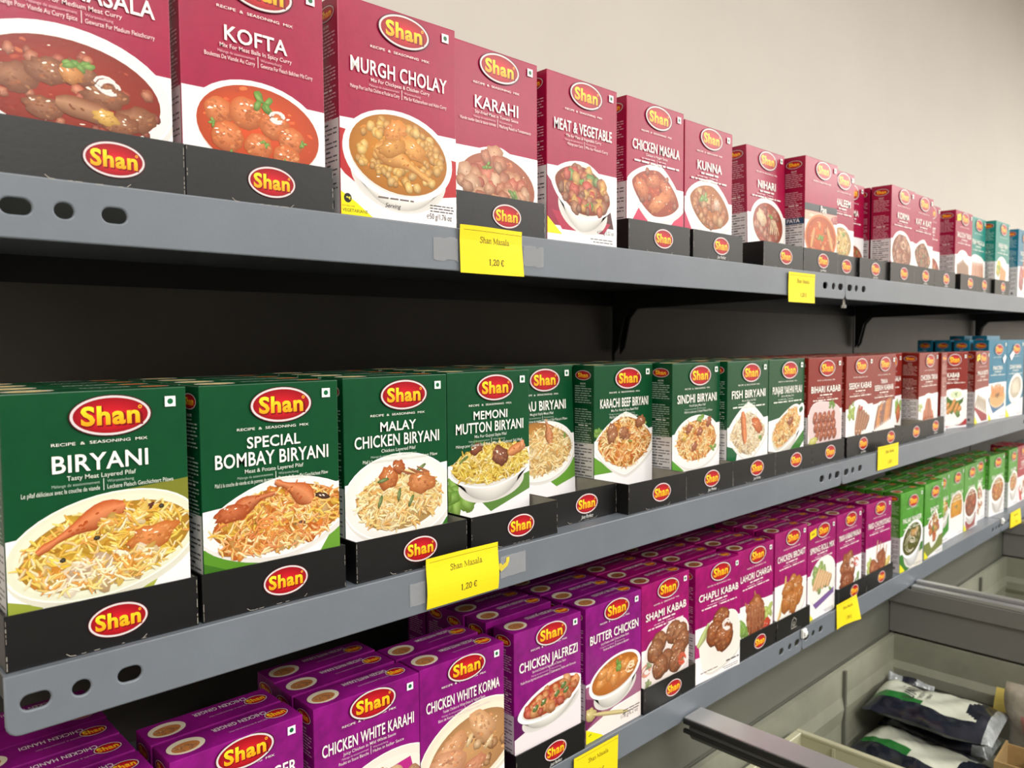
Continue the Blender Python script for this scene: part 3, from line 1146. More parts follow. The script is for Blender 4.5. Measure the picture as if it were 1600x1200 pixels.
# key: family, title lines, small lines, dish
DES = {
    'meat': ('crimson', ['MEAT MASALA'], ('Mix For Medium Meat Curry', 'M\u00e9lange Pour Viande Au Curry Epice', 'Gewurze Fur Medium Fleischcurry'), d_meat),
    'kofta': ('crimson', ['KOFTA'], ('Mix For Meat Balls In Spicy Curry', 'Boulettes De Viande Au Curry', 'Gewurze Fur Fleisch Ballchen Mit Curry'), d_kofta),
    'murgh': ('crimson', ['MURGH CHOLAY'], ('Mix For Chickpeas & Chicken Curry', 'Melange Pour Les Pois Chiches et Poulet au Curry', 'Mix fur Kichererbsen und Huhn Curry'), d_murgh),
    'karahi': ('crimson', ['KARAHI'], ('Stir-Fried Meat in Tomato Sauce', 'Viande saut\u00e9e dans la sauce tomate', 'Mischung Fleisch in Tomatensauce'), d_karahi),
    'meatveg': ('crimson', ['MEAT & VEGETABLE'], ('Mix for Meat & Vegetable Curry', 'M\u00e9lange pour Curry', 'Mix fur Fleisch Curry'), d_meatveg),
    'chmasala': ('crimson', ['CHICKEN MASALA'], ('Chicken in Yogurt Sauce', None, None), d_chmasala),
    'kunna': ('crimson', ['KUNNA'], (None, None, None), d_kunna),
    'nihari': ('crimson', ['NIHARI'], (None, None, None), d_nihari),
    'paya': ('crimson', ['Paya'], (), d_paya),
    'haleem': ('crimson', ['HALEEM'], (None, None, None), d_haleem),
    'qorma': ('crimson', ['QORMA'], (None, None, None), d_qorma),
    'korma': ('crimson', ['KORMA'], (None, None, None), d_korma),
    'katakat': ('crimson', ['KAT A KAT'], (None, None, None), d_katakat),
    'hid': ('crimson', ['ROAST'], (None, None, None), d_qorma),
    'balochi': ('crimson', ['BALOCHI TIKKA'], (None, None, None), d_balochi),
    'teal1': ('teal', ['FISH MASALA'], (None, None, None), d_teal1),
    'teal2': ('teal', ['FRIED FISH'], (None, None, None), d_teal2),
    'blueU': ('blue', ['VEGETABLE'], (None, None, None), d_blueU),
    'biryani': ('green', ['BIRYANI'], ('Tasty Meat Layered Pilaf', 'Le p\u00eelaf d\u00e9licieux avec la couche de viande', 'Leckere Fleisch Geschichtert Pilaws'), d_biryani),
    'bombay': ('green', ['SPECIAL', 'BOMBAY BIRYANI'], ('Meat & Potato Layered Pilaf', 'Pilaf \u00e0 la couche de viande et de pomme de terre', 'Fleisch & Kartoffel Geschichtet Pilaw'), d_bombay),
    'malay': ('green', ['MALAY', 'CHICKEN BIRYANI'], ('Chicken Layered Pilaf', 'Pilaf \u00e0 la couche de poulet', 'Huhn Geschichtet Pilaw'), d_malay),
    'memoni': ('green', ['MEMONI', 'MUTTON BIRYANI'], ('Mix For Gujrati Style Pilaf', 'M\u00e9lange pour Gujarati Style Pilaf', 'Mix f\u00fcr Gujarati Stil Pilaf'), d_memoni),
    'pilau': ('green', ['PILAU BIRYANI'], ('Mughal Style Meat Pilaf', 'La viande de style cuisinee de mughal', 'Mughal Stil Fleisch Pilaw'), d_pilau),
    'karachi': ('green', ['KARACHI BEEF BIRYANI'], ('Mix For Hot & Spicy Beef Pilaf', 'Pilaf De Boeuf Epice', 'Mix f\u00fcr Pilaw'), d_karachi),
    'sindhi': ('green', ['SINDHI BIRYANI'], ('Hot & Spicy Meat Pilaf', 'Pilaf de viande epice', 'Scharf Fleisch Pilaw'), d_sindhi),
    'fish': ('green', ['FISH BIRYANI'], ('Mix for Spicy Fish Pilaf', None, None), d_fish),
    'yakhni': ('green', ['PUNJABI YAKHNI PILAU'], ('Mix for Mild Meat Pilaf', None, None), d_yakhni),
    'bihari': ('brown', ['BIHARI KABAB'], (None, None, None), d_bihari),
    'seekh': ('brown', ['SEEKH KABAB'], (None, None, None), d_seekh),
    'tikkaseekh': ('brown', ['TIKKA', 'SEEKH KABAB'], (None, None, None), d_tikkaseekh),
    'sala': ('brown', ['TIKKA MASALA'], (None, None, None), d_sala),
    'chtikka': ('brown', ['CHICKEN TIKKA'], (None, None, None), d_chtikka),
    'b15': ('brown', ['KABAB'], (None, None, None), d_chtikka),
    'b16': ('brown', ['KABAB'], (None, None, None), d_b16),
    'b17': ('brown', ['MALAI BOTI'], (None, None, None), d_b17),
    'blue1': ('blue', ['PAKORA'], (None, None, None), d_blue1),
    'blue2': ('blue', ['DAHI BARA'], (None, None, None), d_blue2),
    'handi': ('purple', ['CHICKEN HANDI'], (None, None, None), d_ginger),
    'ginger': ('purple', ['CHICKEN GINGER'], (None, None, None), d_ginger),
    'wkarahi': ('purple', ['CHICKEN WHITE KARAHI'], ('Juicy Chicken in Mild White Sauce', 'Poulet en Sauce Blanche', 'Huhn in heller Sauce'), d_wkarahi),
    'wkorma': ('purple', ['CHICKEN WHITE KORMA'], ('Tender Chicken in White Onion & Yoghurt Sauce', 'Blanc de Korma de Poulet', 'Joghurt Sauce Huhn'), d_wkorma),
    'jalf': ('purple', ['CHICKEN JALFREZI'], ('Stir-Fried Chicken & Vegetables in Tomato Sauce', 'Poulet frit aux legumes et la sauce tomate', 'Gebratenes Huhn mit Gemuse'), d_jalf),
    'butter': ('purple', ['BUTTER CHICKEN'], ('Juicy Chicken in Rich Tomato & Butter Sauce', 'Poulet au Beurre', 'Huhn in Butter'), d_butter),
    'shami': ('magenta', ['SHAMI KABAB'], (None, None, None), d_shami),
    'chapli': ('magenta', ['CHAPLI KABAB'], (None, None, None), d_chapli),
    'lahori': ('magenta', ['LAHORI CHARGA'], (None, None, None), d_lahori),
    'broast': ('magenta', ['CHICKEN BROAST'], (None, None, None), d_broast),
    'spring': ('magenta', ['SPRING ROLL MIX'], (None, None, None), d_spring),
    'tikkak': ('magenta', ['TIKKA KABAB MASALA'], (None, None, None), d_tikkak),
    'chops': ('magenta', ['FRIED CHOPS/STEAKS'], (None, None, None), d_chops),
    'palak': ('lime', ['PALAK PANEER'], (None, None, None), d_palak),
    'g2': ('lime', ['BHINDI'], (None, None, None), d_g2),
    'g16': ('lime', ['SABZI MASALA'], (None, None, None), d_g16),
    'g17': ('lime', ['DAL MASALA'], (None, None, None), d_g17),
    'g18': ('lime', ['CHANA'], (None, None, None), d_g18),
    'g19': ('lime', ['CHAAT'], (None, None, None), d_g19),
    'g20': ('lime', ['DAL CURRY'], (None, None, None), d_g20),
    'g21': ('lime', ['HALEEM'], (None, None, None), d_g20),
    'crim': ('red', ['CURRY'], (None, None, None), d_crim),
}
CREAM = (246, 244, 236)
DT = dict(meat=-.025, meatveg=-.05, chmasala=-.14, kunna=-.15, nihari=-.12, paya=-.13, haleem=-.08, korma=-.06, katakat=-.08, balochi=-.08,
          teal1=-.08, teal2=-.08, malay=-.07, memoni=-.1, pilau=-.1, karachi=-.15, sindhi=-.11, fish=-.11, yakhni=-.04, biryani=-.06,
          bombay=-.02, bihari=-.09, seekh=-.08, tikkaseekh=-.08, wkorma=-.07, shami=-.06, spring=-.09)


def carton_meshes(key, W, H):
    fam, title, subs, dish = DES[key]
    fd = FAM[fam]
    c = fd['c']
    body = MB().box((0, 0, 0), (W, T, H)).mesh('carton_body', [BODY[fam]], bevel=.0007, seg=2)
    # --- lettering on the front
    a = Art(W, H, f_front, base=.00095)
    lo = fd['lo']
    y1 = H * (1 - lo[1])
    a.text('RECIPE  &  SEASONING  MIX', W * .5, y1, .0017, CREAM, W * (.62 if fam == 'green' else .7), bold=.0, stretch=1.7)
    cap = .0092 if fam in ('green', 'purple', 'crimson') else .0086
    y = H * (1 - lo[2]) - cap * .5
    if key == 'paya':
        a.text('Paya', W * .55, H * .535, .0088, CREAM, bold=.02, stretch=.75)
    elif len(title) == 2:
        y += cap * .35
        a.text(title[0], W * .5, y, cap * .8, CREAM, W * .5, bold=.014)
        y -= cap * 1.22
        a.text(title[1], W * .5, y, cap * .98, CREAM, W * .82, bold=.014)
    else:
        k = {'biryani': 1.06, 'murgh': 1.1, 'kofta': 1.0}.get(key, 1.05)
        a.text(title[0], W * .5, y, cap * k, CREAM, W * (.74 if key == 'pilau' else .87 if fam in ('purple', 'brown', 'magenta') else .82), bold=.015)
    if len(subs):
        cs = mix(CREAM, c, .1)
        y -= .0046
        if subs[0]:
            a.text(subs[0], W * .5, y, .0026, cs, W * .5, bold=.002)
        else:
            a.words(W * .32, W * .68, y, .003, cs)
        y -= .0034
        if subs[1]:
            a.text('M\u00e9lange de assaisonnement', W * .485, y, .0017, mix(cs, c, .25), W * .25, align=1)
            a.text('W\u00fcrzmischung', W * .525, y, .0017, mix(cs, c, .25), W * .15, align=0)
        else:
            a.words(W * .24, W * .47, y, .0017, mix(cs, c, .25))
            a.words(W * .53, W * .66, y, .0017, mix(cs, c, .25))
        y -= .0036
        if subs[1]:
            n1 = min(.4, .012 * len(subs[1]))
            a.text(subs[1], W * .485, y, .0026, cs, W * n1, align=1)
            a.text(subs[2], W * .525, y, .0026, cs, W * .38, align=0)
        else:
            a.words(W * .12, W * .48, y, .0027, cs)
            a.words(W * .53, W * .9, y, .0027, cs)
        a.poly([(W * .504, y - .0006), (W * .508, y - .0006), (W * .508, y + .0062), (W * .504, y + .0062)], cs)
    lettering = a.mesh('front_lettering')
    # vegetarian mark
    a = Art(W, H, f_front, base=.00095)
    mx, my, q = W * .9, H * (1 - .058), .0031
    a.poly([(mx - q, my - q), (mx + q, my - q), (mx + q, my + q), (mx - q, my + q)], (244, 246, 244))
    a.ell(mx, my, q * .55, q * .55, (20, 100, 60), n=16)
    extra = dict(vegetarian_mark=a.mesh('vegetarian_mark'))
    if key in ('balochi', 'spring', 'b17'):
        a = Art(W, H, f_front, base=.00095)
        new_tag(a)
        extra['corner_flash'] = a.mesh('corner_flash')
    if key in ('blue1', 'blue2'):
        a = Art(W, H, f_front, base=.0012)
        a.area((250, 250, 250), *(((.74, .24), (.86, .18), (.94, .22), (.82, .3)) if key == 'blue1' else ((.12, .2), (.3, .14), (.4, .18), (.22, .27))))
        extra['white_sticker'] = a.mesh('white_sticker')
    # --- badge
    a = Art(W, H, f_front, base=.00098)
    a.logo(W * (.56 if fam == 'green' else .535), H * (1 - lo[0]), .0214, .0113)
    badge = a.mesh('brand_badge')
    # --- dish
    a = Art(W, H, f_front, seed=len(key) * 7 + ord(key[0]) + ord(key[-1]), base=.00022)
    b0, b1 = fd['b']
    wc = WHITE
    a.poly([(0, 0), (W, 0), (W, H * (1 - b1)), (W * .5, H * (1 - (b0 + b1) / 2 + .004)), (0, H * (1 - b0))], wc)
    a.dt = DT.get(key, 0)
    dish(a)
    if key not in ('murgh', 'butter'):
        a.words(W * .6, W * .95, .006, .0014, (120, 116, 116))
        a.words(W * .64, W * .95, .0035, .0014, (120, 116, 116))
    if a.h > .00094:
        print('LAYERS', key, a.h)
    pic = a.mesh('dish_picture')
    # --- top
    a = Art(W, T, lambda x, y, h: (x, y, H + h), seed=3, base=.0002)
    a.logo(W * .86, T * .5, .0088, .0068, fine=False, rim=(214, 120, 60))
    t1 = ' '.join(title)
    a.text(t1, W * .6, T * .82, .0052, mix(CREAM, c, .12), W * .42, bold=.012, rot=math.pi)
    a.text('RECIPE & SEASONING MIX', W * .62, T * .42, .0017, mix(CREAM, c, .35), W * .3, stretch=1.2, rot=math.pi)
    dc = {'purple': [(186, 120, 66), (150, 84, 44), (214, 160, 100)], 'lime': VEG, 'green': PALE}.get(fam, MEAT + [(190, 130, 80)])
    W0 = a.W
    a.ell(W * .17, T * .5, W * .135, T * .34, (226, 214, 190), rot=.12)
    a.ell(W * .165, T * .46, W * .1, T * .22, dc[0], rot=.12)
    for _ in range(12):
        x, y2 = W * .165 + a.r.uniform(-.08, .08) * W, T * .46 + a.r.uniform(-.15, .15) * T
        a.blob(x, y2, .018 * W, .01 * W, a.r.uniform(0, 3), a.r.choice(dc), n=7)
    top = a.mesh('top_print')
    # --- left side panel
    a = Art(T, H, lambda x, y, h: (-h, T - x, y), seed=5, base=.0002)
    a.poly([(0, 0), (T, 0), (T, H * .445), (0, H * .445)], (218, 216, 218))
    a.logo(T * .5, H * .93, T * .36, H * .035, fine=False, rim=(206, 110, 60))
    cs = mix(CREAM, c, .35)
    y = H * .865
    a.text('RECIPE', T * .5, y, .0017, mix(CREAM, c, .1), T * .3, bold=.01)
    for k in range(26):
        y -= .0024
        if k in (8, 9, 17):
            if k == 17:
                a.words(T * .28, T * .72, y, .0021, mix(CREAM, c, .1))
            continue
        a.words(T * .12, T * (.88 if k % 5 else .7), y, .0015, cs)
    y = H * .42
    for k in range(15):
        a.words(T * .1, T * (.9 if k % 3 else .6), y, .0017 if k % 3 else .0022, (86, 84, 92) if k % 3 else (50, 50, 56))
        y -= .0031
    a.poly([(T * .6, .006), (T * .75, .006), (T * .75, .011), (T * .6, .011)], (110, 108, 112))
    if key == 'paya':
        a.poly([(0, H * .41), (T, H * .41), (T, H * .465), (0, H * .465)], (36, 66, 100))
        a.text('PAYA', T * .5, H * .425, .005, (236, 236, 236), T * .8, bold=.02)
    side = a.mesh('side_print')
    return dict(body=body, front_lettering=lettering, brand_badge=badge, dish_picture=pic, top_print=top, side_print=side, **extra)


ORD = ['', '', 'second', 'third', 'fourth', 'fifth', 'sixth']
ZT = {'top': .0846, 'middle': -.1735, 'bottom': -.4257}


def carton(key, level, X, Y, yaw=0, W=.095, H=.145, rows=1, where='', dz=0.0, lean=0.0, step=.0325, lab=None, rowjit=.0015, gap=0.0):
    fam = DES[key][0]
    fw_ = FAM[fam]['w']
    ms = carton_meshes(key, W, H)
    title = ' '.join(DES[key][1])
    rnd = random.Random(key)
    for n in range(1, rows + 1):
        yy = Y + (n - 1) * step + (gap if n > 1 else 0)
        jx = 0 if n == 1 else rnd.uniform(-rowjit, rowjit) * .8
        th = -math.radians(yaw) if n == 1 else 0
        r = empty('spice_carton', (X + jx, yy, ZT[level] + dz + (T * abs(math.sin(math.radians(lean))) if n == 1 and lean < 0 else 0)), (math.radians(lean) if n == 1 else 0, 0, th))
        link('carton_body', ms['body'], r)
        if n == 1:
            for k in ms:
                if k != 'body':
                    link(k, ms[k], r)
            l = lab or '%s carton printed %s, %s' % (fw_, title, where or 'on the %s shelf' % level)
        else:
            link('top_print', ms['top_print'], r)
            link('side_print', ms['side_print'], r)
            if lab:
                l = '%s %s carton behind the %s' % (ORD[n], fw_, lab.split(' carton', 1)[1].strip(' ,') if False else where)
            else:
                l = '%s %s carton back in the %s column, %s shelf' % (ORD[n], fw_, title, level)
        tag(r, l, 'carton', '%s cartons on the %s shelf' % (fw_, level))


BLACK = mat('tray_black', (16, 16, 17), 0.42, bump=.05, bscale=300, var=.25, vscale=80)
KRAFT = mat('tray_inside', (150, 146, 134), 0.8, var=.1, vscale=60)
_tc = [0]


def tray(level, X0, X1, Y, D, who, script=False, hi=.030, backhi=.030, logo=True, lx=.55, crest=False):
    w_ = X1 - X0
    r = empty('display_tray', (X0, Y, ZT[level]))
    tk = .0011
    m = MB()
    K = 1
    m.box((0, 0, 0), (w_, D, tk), mis=[0, K, 0, 0, 0, 0])
    m.box((0, 0, tk), (w_, tk, hi), mis=[0, 0, 0, 0, K, 0])
    m.box((0, D - tk, tk), (w_, D, backhi), mis=[0, 0, K, 0, 0, 0])
    m.box((0, tk, tk), (tk, D - tk, hi), mis=[0, 0, 0, K, 0, 0])
    m.box((w_ - tk, tk, tk), (w_, D - tk, hi), mis=[0, 0, 0, 0, 0, K])
    m.obj('tray_body', [BLACK, KRAFT], r)
    a = Art(w_, hi, f_front, seed=int(X0 * 1e4) % 97, base=.0003)
    wear = (150, 148, 142)
    # scuffed cut edges of the fold-out tab
    x0, x1 = w_ * .3, w_ * .68
    a.strip([(x0 - .002, .0024), (x0, .0008), (x0 + .003, .0005)], .00022, wear)
    a.strip([(x1 + .002, .0026), (x1, .0009)], .0002, wear)
    for _ in range(6):
        p = a.r.uniform(x0, x1)
        a.strip([(p, .0006), (p + a.r.uniform(.001, .004), .0007)], .00018, wear)
    for p in (.0006, w_ - .0007):
        y = .001
        while y < hi - .002:
            l = a.r.uniform(.001, .005)
            if a.r.random() < .6:
                a.strip([(p, y), (p, min(hi - .001, y + l))], a.r.uniform(.0001, .00025), wear)
            y += l + .001
    link('edge_wear', a.mesh('edge_wear'), r)
    a = Art(w_, hi, f_front, seed=2, base=.0004)
    if crest:
        x, y = w_ * .5, hi * .5
        a.strip([(x - .008, y - .006), (x - .006, y + .005), (x, y + .009), (x + .006, y + .005), (x + .008, y - .006), (x - .008, y - .006)], .0005, (190, 190, 184))
        a.ell(x, y - .001, .0045, .0035, (150, 150, 140))
        a.ell(x, y - .001, .0035, .0025, (30, 30, 30))
        a.text('new', x, y - .002, .002, (210, 210, 200), bold=.01)
    if logo:
        ly = hi * (.54 if script else .5)
        a.logo(w_ * lx, ly, .0158, .0095)
        if script:
            a.text('Just Perfect', w_ * lx, hi * .08, .0034, (226, 226, 222), .017, slant=.35, bold=.004)
    link('brand_badge', a.mesh('brand_badge'), r)
    tag(r, 'black card display tray %s, %s shelf' % (who, level), 'tray', 'black trays on the %s shelf' % level)


# ------------------------------------------------------------------ materials of the place
WALL = mat('wall_paint', (216, 210, 201), .75, bump=.12, bscale=120, var=.02, vscale=3)
FLOORM = mat('floor_tile', (120, 116, 110), .4, var=.1, vscale=8)
CEILM = mat('ceiling_paint', (226, 226, 224), .9)
STEEL = mat('shelf_paint', (112, 119, 128), .4, bump=.05, bscale=500, var=.05, vscale=14)
DARKST = mat('dark_steel', (86, 83, 78), .45, bump=.04, bscale=300, var=.12, vscale=6)
BLK = mat('black_steel', (14, 14, 15), .5)
FRAME = mat('freezer_frame', (98, 99, 90), .42, var=.06, vscale=8)
LINER = mat('freezer_liner', (146, 147, 130), .5, var2=(122, 124, 110), vscale=6, bump=.1, bscale=60)
ALU = mat('aluminium_rail', (176, 177, 178), .32, metal=.6)
RUBBER = mat('rubber_seal', (26, 27, 28), .5)

# ------------------------------------------------------------------ room shell
YW = .905


def struct(name, a, b, m):
    o = MB().box(a, b).obj(name, [m])
    o['kind'] = 'structure'
    return o


struct('wall_back', (-1.4, YW, -1.5), (7.6, YW + .1, CEIL), WALL)
struct('wall_back_pier', (-1.4, YW - .018, -1.5), (.925, YW - .0002, CEIL), WALL).name = 'trim_1'
struct('wall_left', (-1.5, -4.6, -1.5), (-1.4, YW + .1, CEIL), WALL)
struct('wall_right', (7.6, -4.6, -1.5), (7.7, YW + .1, CEIL), WALL)
struct('wall_front', (-1.5, -4.7, -1.5), (7.7, -4.6, CEIL), mat('far_wall_paint', (96, 92, 88), .8))
struct('floor', (-1.5, -4.7, -1.6), (7.7, YW + .1, -1.5), FLOORM)
struct('ceiling', (-1.5, -4.7, CEIL), (7.7, YW + .1, CEIL + .1), CEILM)

# ------------------------------------------------------------------ shelving
XS = .0823
YB = .872
LIPH = .031


def lip_mesh(L, h):
    """front lip with rounded lower corners and three slots at each end"""
    cu = bpy.data.curves.new('front_lip', 'CURVE')
    cu.dimensions = '2D'
    cu.fill_mode = 'BOTH'
    cu.extrude = .0002
    cu.bevel_depth = .0010
    cu.bevel_resolution = 2

    def spl(pts):
        s = cu.splines.new('POLY')
        s.points.add(len(pts) - 1)
        for p, q in zip(s.points, pts):
            p.co = (q[0], q[1], 0, 1)
        s.use_cyclic_u = True
    R = .006
    pts = [(0, h), (0, R)] + [(R - R * math.cos(t), R - R * math.sin(t)) for t in (.4, .8, 1.2)] + [(R, 0), (L - R, 0)]
    pts += [(L - R + R * math.sin(t), R - R * math.cos(t)) for t in (.4, .8, 1.2)] + [(L, R), (L, h)]
    spl(pts)
    for cx, wd in ((.0132, .0165), (.0352, .0115), (.0601, .0150)):
        for c in (cx, L - cx):
            r = .0052
            hw = wd / 2 - r
            q = []
            for k in range(9):
                t = -math.pi / 2 + math.pi * k / 8
                q.append((c + hw + r * math.cos(t), h * .5 + r * math.sin(t)))
            for k in range(9):
                t = math.pi / 2 + math.pi * k / 8
                q.append((c - hw + r * math.cos(t), h * .5 + r * math.sin(t)))
            spl(q)
    o = bpy.data.objects.new('front_lip', cu)
    COL.objects.link(o)
    dg = bpy.context.evaluated_depsgraph_get()
    dg.update()
    me = bpy.data.meshes.new_from_object(o.evaluated_get(dg))
    bpy.data.objects.remove(o)
    me.transform(Matrix.Rotation(math.pi / 2, 4, 'X'))
    me.materials.clear()
    me.materials.append(STEEL)
    return me


SEC = ['leftmost', 'second', 'third', 'fourth']
LIP = lip_mesh(.997, LIPH)
for level, yl in (('top', .4655), ('middle', .4655), ('bottom', .5195)):
    z = ZT[level]
    for i in range(4):
        x0 = XS + i * 1.0 + .0015
        r = empty('steel_shelf', (x0, yl, z))
        D = YB - yl
        o = link('front_lip', LIP, r, (0, .0012, -LIPH))
        dk = MB().box((.0005, .0004, -.0018), (.9965, D - .004, -.0003))
        dk.obj('shelf_deck', [STEEL], r)
        fl = MB().box((.001, D - .006, -.028), (.996, D - .0042, -.0018)).box((.001, .003, -.0300), (.996, .012, -.0292))
        fl.obj('folded_flange', [BLK if level != 'bottom' else DARKST], r)
        for bx in (.006, .988):
            prof = [(.03, -.002), (D - .008, -.002), (D - .008, -.112), (D - .018, -.1), (D - .030, -.05), (D - .045, -.033), (.03, -.026)]
            if level == 'bottom':
                prof = [(.03, -.002), (D - .008, -.002), (D - .008, -.032), (.03, -.026)]
            MB().prism(prof, 'x', bx, bx + .003).obj('bracket', [BLK], r)
        tag(r, 'grey steel shelf, %s section of the %s level' % (SEC[i], level), 'shelf', 'grey steel shelves')
for i in range(4):
    x0 = XS + i
    p = MB().box((x0 + .004, YB, -.452), (x0 + .996, YB + .006, .078)).obj('back_panel', [DARKST])
    tag(p, 'dark steel back panel behind the %s shelf section' % SEC[i], 'panel', 'dark back panels')
for i in range(5):
    x0 = XS + i
    p = MB().box((x0 - .016, YB + .008, -1.5), (x0 + .016, YB + .03, .083)).obj('shelf_upright', [BLK])
    tag(p, 'black steel upright post at the %s shelf joint' % ['far left', 'first', 'second', 'third', 'fourth'][i], 'post', 'black uprights')

# ------------------------------------------------------------------ cartons and trays
exec_rows = [
    # top shelf
    ('meat', 'top', dict(X=.0838, Y=.471, where='in the leftmost tray, top shelf')),
    ('kofta', 'top', dict(X=.1845, Y=.4722)),
    ('murgh', 'top', dict(X=.2884, Y=.4685, yaw=1.5, W=.100, H=.148)),
    ('karahi', 'top', dict(X=.3895, Y=.4727, W=.0945)),
    ('meatveg', 'top', dict(X=.4918, Y=.4693)),
    ('chmasala', 'top', dict(X=.6021, Y=.4699)),
    ('kunna', 'top', dict(X=.7128, Y=.4792)),
    ('nihari', 'top', dict(X=.8590, Y=.4875, lean=-1.5)),
    ('paya', 'top', dict(X=.9635, Y=.468, W=.094)),
    ('haleem', 'top', dict(X=1.0610, Y=.479, W=.0765)),
    ('qorma', 'top', dict(X=1.1412, Y=.5047, W=.094, lab='crimson carton set back left of the KORMA carton, top shelf')),
    ('korma', 'top', dict(X=1.244, Y=.4675, W=.0945, rows=2)),
    ('katakat', 'top', dict(X=1.3425, Y=.4707, W=.091)),
    ('hid', 'top', dict(X=1.4375, Y=.4913, lab='crimson carton half hidden right of the KAT A KAT carton, top shelf')),
    ('balochi', 'top', dict(X=1.572, Y=.478)),
    ('teal1', 'top', dict(X=1.6725, Y=.4826, lab='teal carton beside the BALOCHI TIKKA carton, top shelf')),
    ('teal2', 'top', dict(X=1.778, Y=.4675, lab='teal carton with its side showing, right of the other teal carton')),
    ('blueU', 'top', dict(X=1.9444, Y=.4685, lab='blue carton at the right end of the top shelf')),
    # middle shelf
    ('biryani', 'middle', dict(X=0.0882, Y=0.4785, W=.0965, rows=4, where='leftmost on the middle shelf')),
    ('bombay', 'middle', dict(X=0.1915, Y=0.4760, W=.0965, rows=4)),
    ('malay', 'middle', dict(X=0.3012, Y=0.4907, W=0.0955, rows=4)),
    ('memoni', 'middle', dict(X=0.4089, Y=0.5052, W=.0965, rows=4)),
    ('pilau', 'middle', dict(X=0.5124, Y=0.5395, W=0.0955, lean=-2, rows=3, gap=.006)),
    ('karachi', 'middle', dict(X=0.6142, Y=0.5202, W=.0965, yaw=1.6, rows=3)),
    ('sindhi', 'middle', dict(X=0.7148, Y=0.4943, W=.0965, rows=4)),
    ('fish', 'middle', dict(X=0.8158, Y=0.4872, W=.0965, rows=4)),
    ('yakhni', 'middle', dict(X=0.9164, Y=0.4887, W=0.0970, rows=4)),
    ('bihari', 'middle', dict(X=1.0170, Y=0.4850, yaw=2.6, W=0.0960, rows=4)),
    ('seekh', 'middle', dict(X=1.1283, Y=0.4816, W=.0965, rows=4, where='left one of two, middle shelf')),
    ('tikkaseekh', 'middle', dict(X=1.2309, Y=0.4867, W=.0965, rows=4)),
    ('sala', 'middle', dict(X=1.3396, Y=0.5159, W=0.0955, rows=2, lab='brick red carton half hidden right of the TIKKA SEEKH KABAB carton', where='half hidden brick red one')),
    ('chtikka', 'middle', dict(X=1.4503, Y=0.4927, W=.0965, rows=2)),
    ('b16', 'middle', dict(X=1.5875, Y=0.5065, W=.0965, yaw=14, lab='brick red carton turned outward with a plate of rolls, middle shelf')),
    ('b17', 'middle', dict(X=1.7377, Y=0.4856, W=0.0904, lab='brick red carton with yellow NEW flash beside the blue cartons')),
    ('blue1', 'middle', dict(X=1.8318, Y=0.4885, W=.0965, yaw=5.5, H=.167, rows=4, step=.036, lab='tall blue carton beside the brick red ones, orange fritters picture', where='blue carton with orange fritters')),
    ('blue2', 'middle', dict(X=1.9324, Y=0.4801, W=.0965, yaw=5, H=.167, rows=1, lab='tall blue carton at the right end, picture of a white plate')),
    # bottom shelf
    ('handi', 'bottom', dict(X=.0798, Y=.525, rows=5)),
    ('ginger', 'bottom', dict(X=.184, Y=.5225, W=.0975, rows=2)),
    ('wkarahi', 'bottom', dict(X=.2905, Y=.5230, yaw=1.3, W=.098, rows=3)),
    ('wkorma', 'bottom', dict(X=.3920, Y=.525, yaw=1.5, W=.096, rows=2)),
    ('jalf', 'bottom', dict(X=.5045, Y=.5262, yaw=1.5, W=.0935, rows=5, gap=.008)),
    ('butter', 'bottom', dict(X=.6075, Y=.5255, rows=5)),
    ('shami', 'bottom', dict(X=.7062, Y=.5278, rows=5)),
    ('chapli', 'bottom', dict(X=.8095, Y=.5242, yaw=2.6, W=.098, rows=4)),
    ('lahori', 'bottom', dict(X=.9102, Y=.5255, rows=4)),
    ('broast', 'bottom', dict(X=1.0095, Y=.5255, W=.0965, rows=3, dz=.006)),
    ('spring', 'bottom', dict(X=1.1105, Y=.5262, W=.0945, rows=4)),
    ('tikkak', 'bottom', dict(X=1.2085, Y=.5259, W=.0955, rows=4)),
    ('chops', 'bottom', dict(X=1.3225, Y=.5262, yaw=1.8, W=.1, rows=4)),
    ('palak', 'bottom', dict(X=1.4664, Y=.5235, yaw=2.6, W=.1, rows=4)),
    ('g2', 'bottom', dict(X=1.5885, Y=.5235, yaw=1, W=.0975, rows=3, lab='light green carton with a pointed dish, right of the PALAK PANEER carton', where='carton with the pointed dish')),
    ('g16', 'bottom', dict(X=1.6885, Y=.5406, W=.0945, rows=3, lab='light green carton with a bowl of salad sticks, bottom shelf', where='one with salad sticks')),
    ('g17', 'bottom', dict(X=1.7853, Y=.5415, rows=3, lab='light green carton with a yellow soup picture, bottom shelf', where='one with yellow soup')),
    ('g18', 'bottom', dict(X=1.8828, Y=.5413, rows=3, W=.0945, lab='light green carton with a round bowl of brown curry, bottom shelf', where='one with brown curry')),
    ('g19', 'bottom', dict(X=1.9796, Y=.5518, W=.094, rows=2, lab='light green carton half hidden right of the brown curry carton', where='half hidden one')),
    ('g20', 'bottom', dict(X=2.0760, Y=.5447, yaw=4, W=.098, rows=2, lab='light green carton with a tall white bowl near the shelf joint', where='one with the tall white bowl')),
    ('g21', 'bottom', dict(X=2.2225, Y=.5415, W=.08, lab='pale light green carton standing next to the deep red carton')),
    ('crim', 'bottom', dict(X=2.307, Y=.5423, rows=2, lab='deep red carton at the far right end of the bottom shelf', where='deep red one')),
]
TRAYED = set('meat kofta karahi chmasala kunna nihari paya haleem qorma korma katakat hid balochi teal1 teal2 biryani bombay malay memoni pilau karachi sindhi fish yakhni bihari seekh tikkaseekh sala chtikka jalf shami lahori broast tikkak chops ginger handi wkarahi'.split())
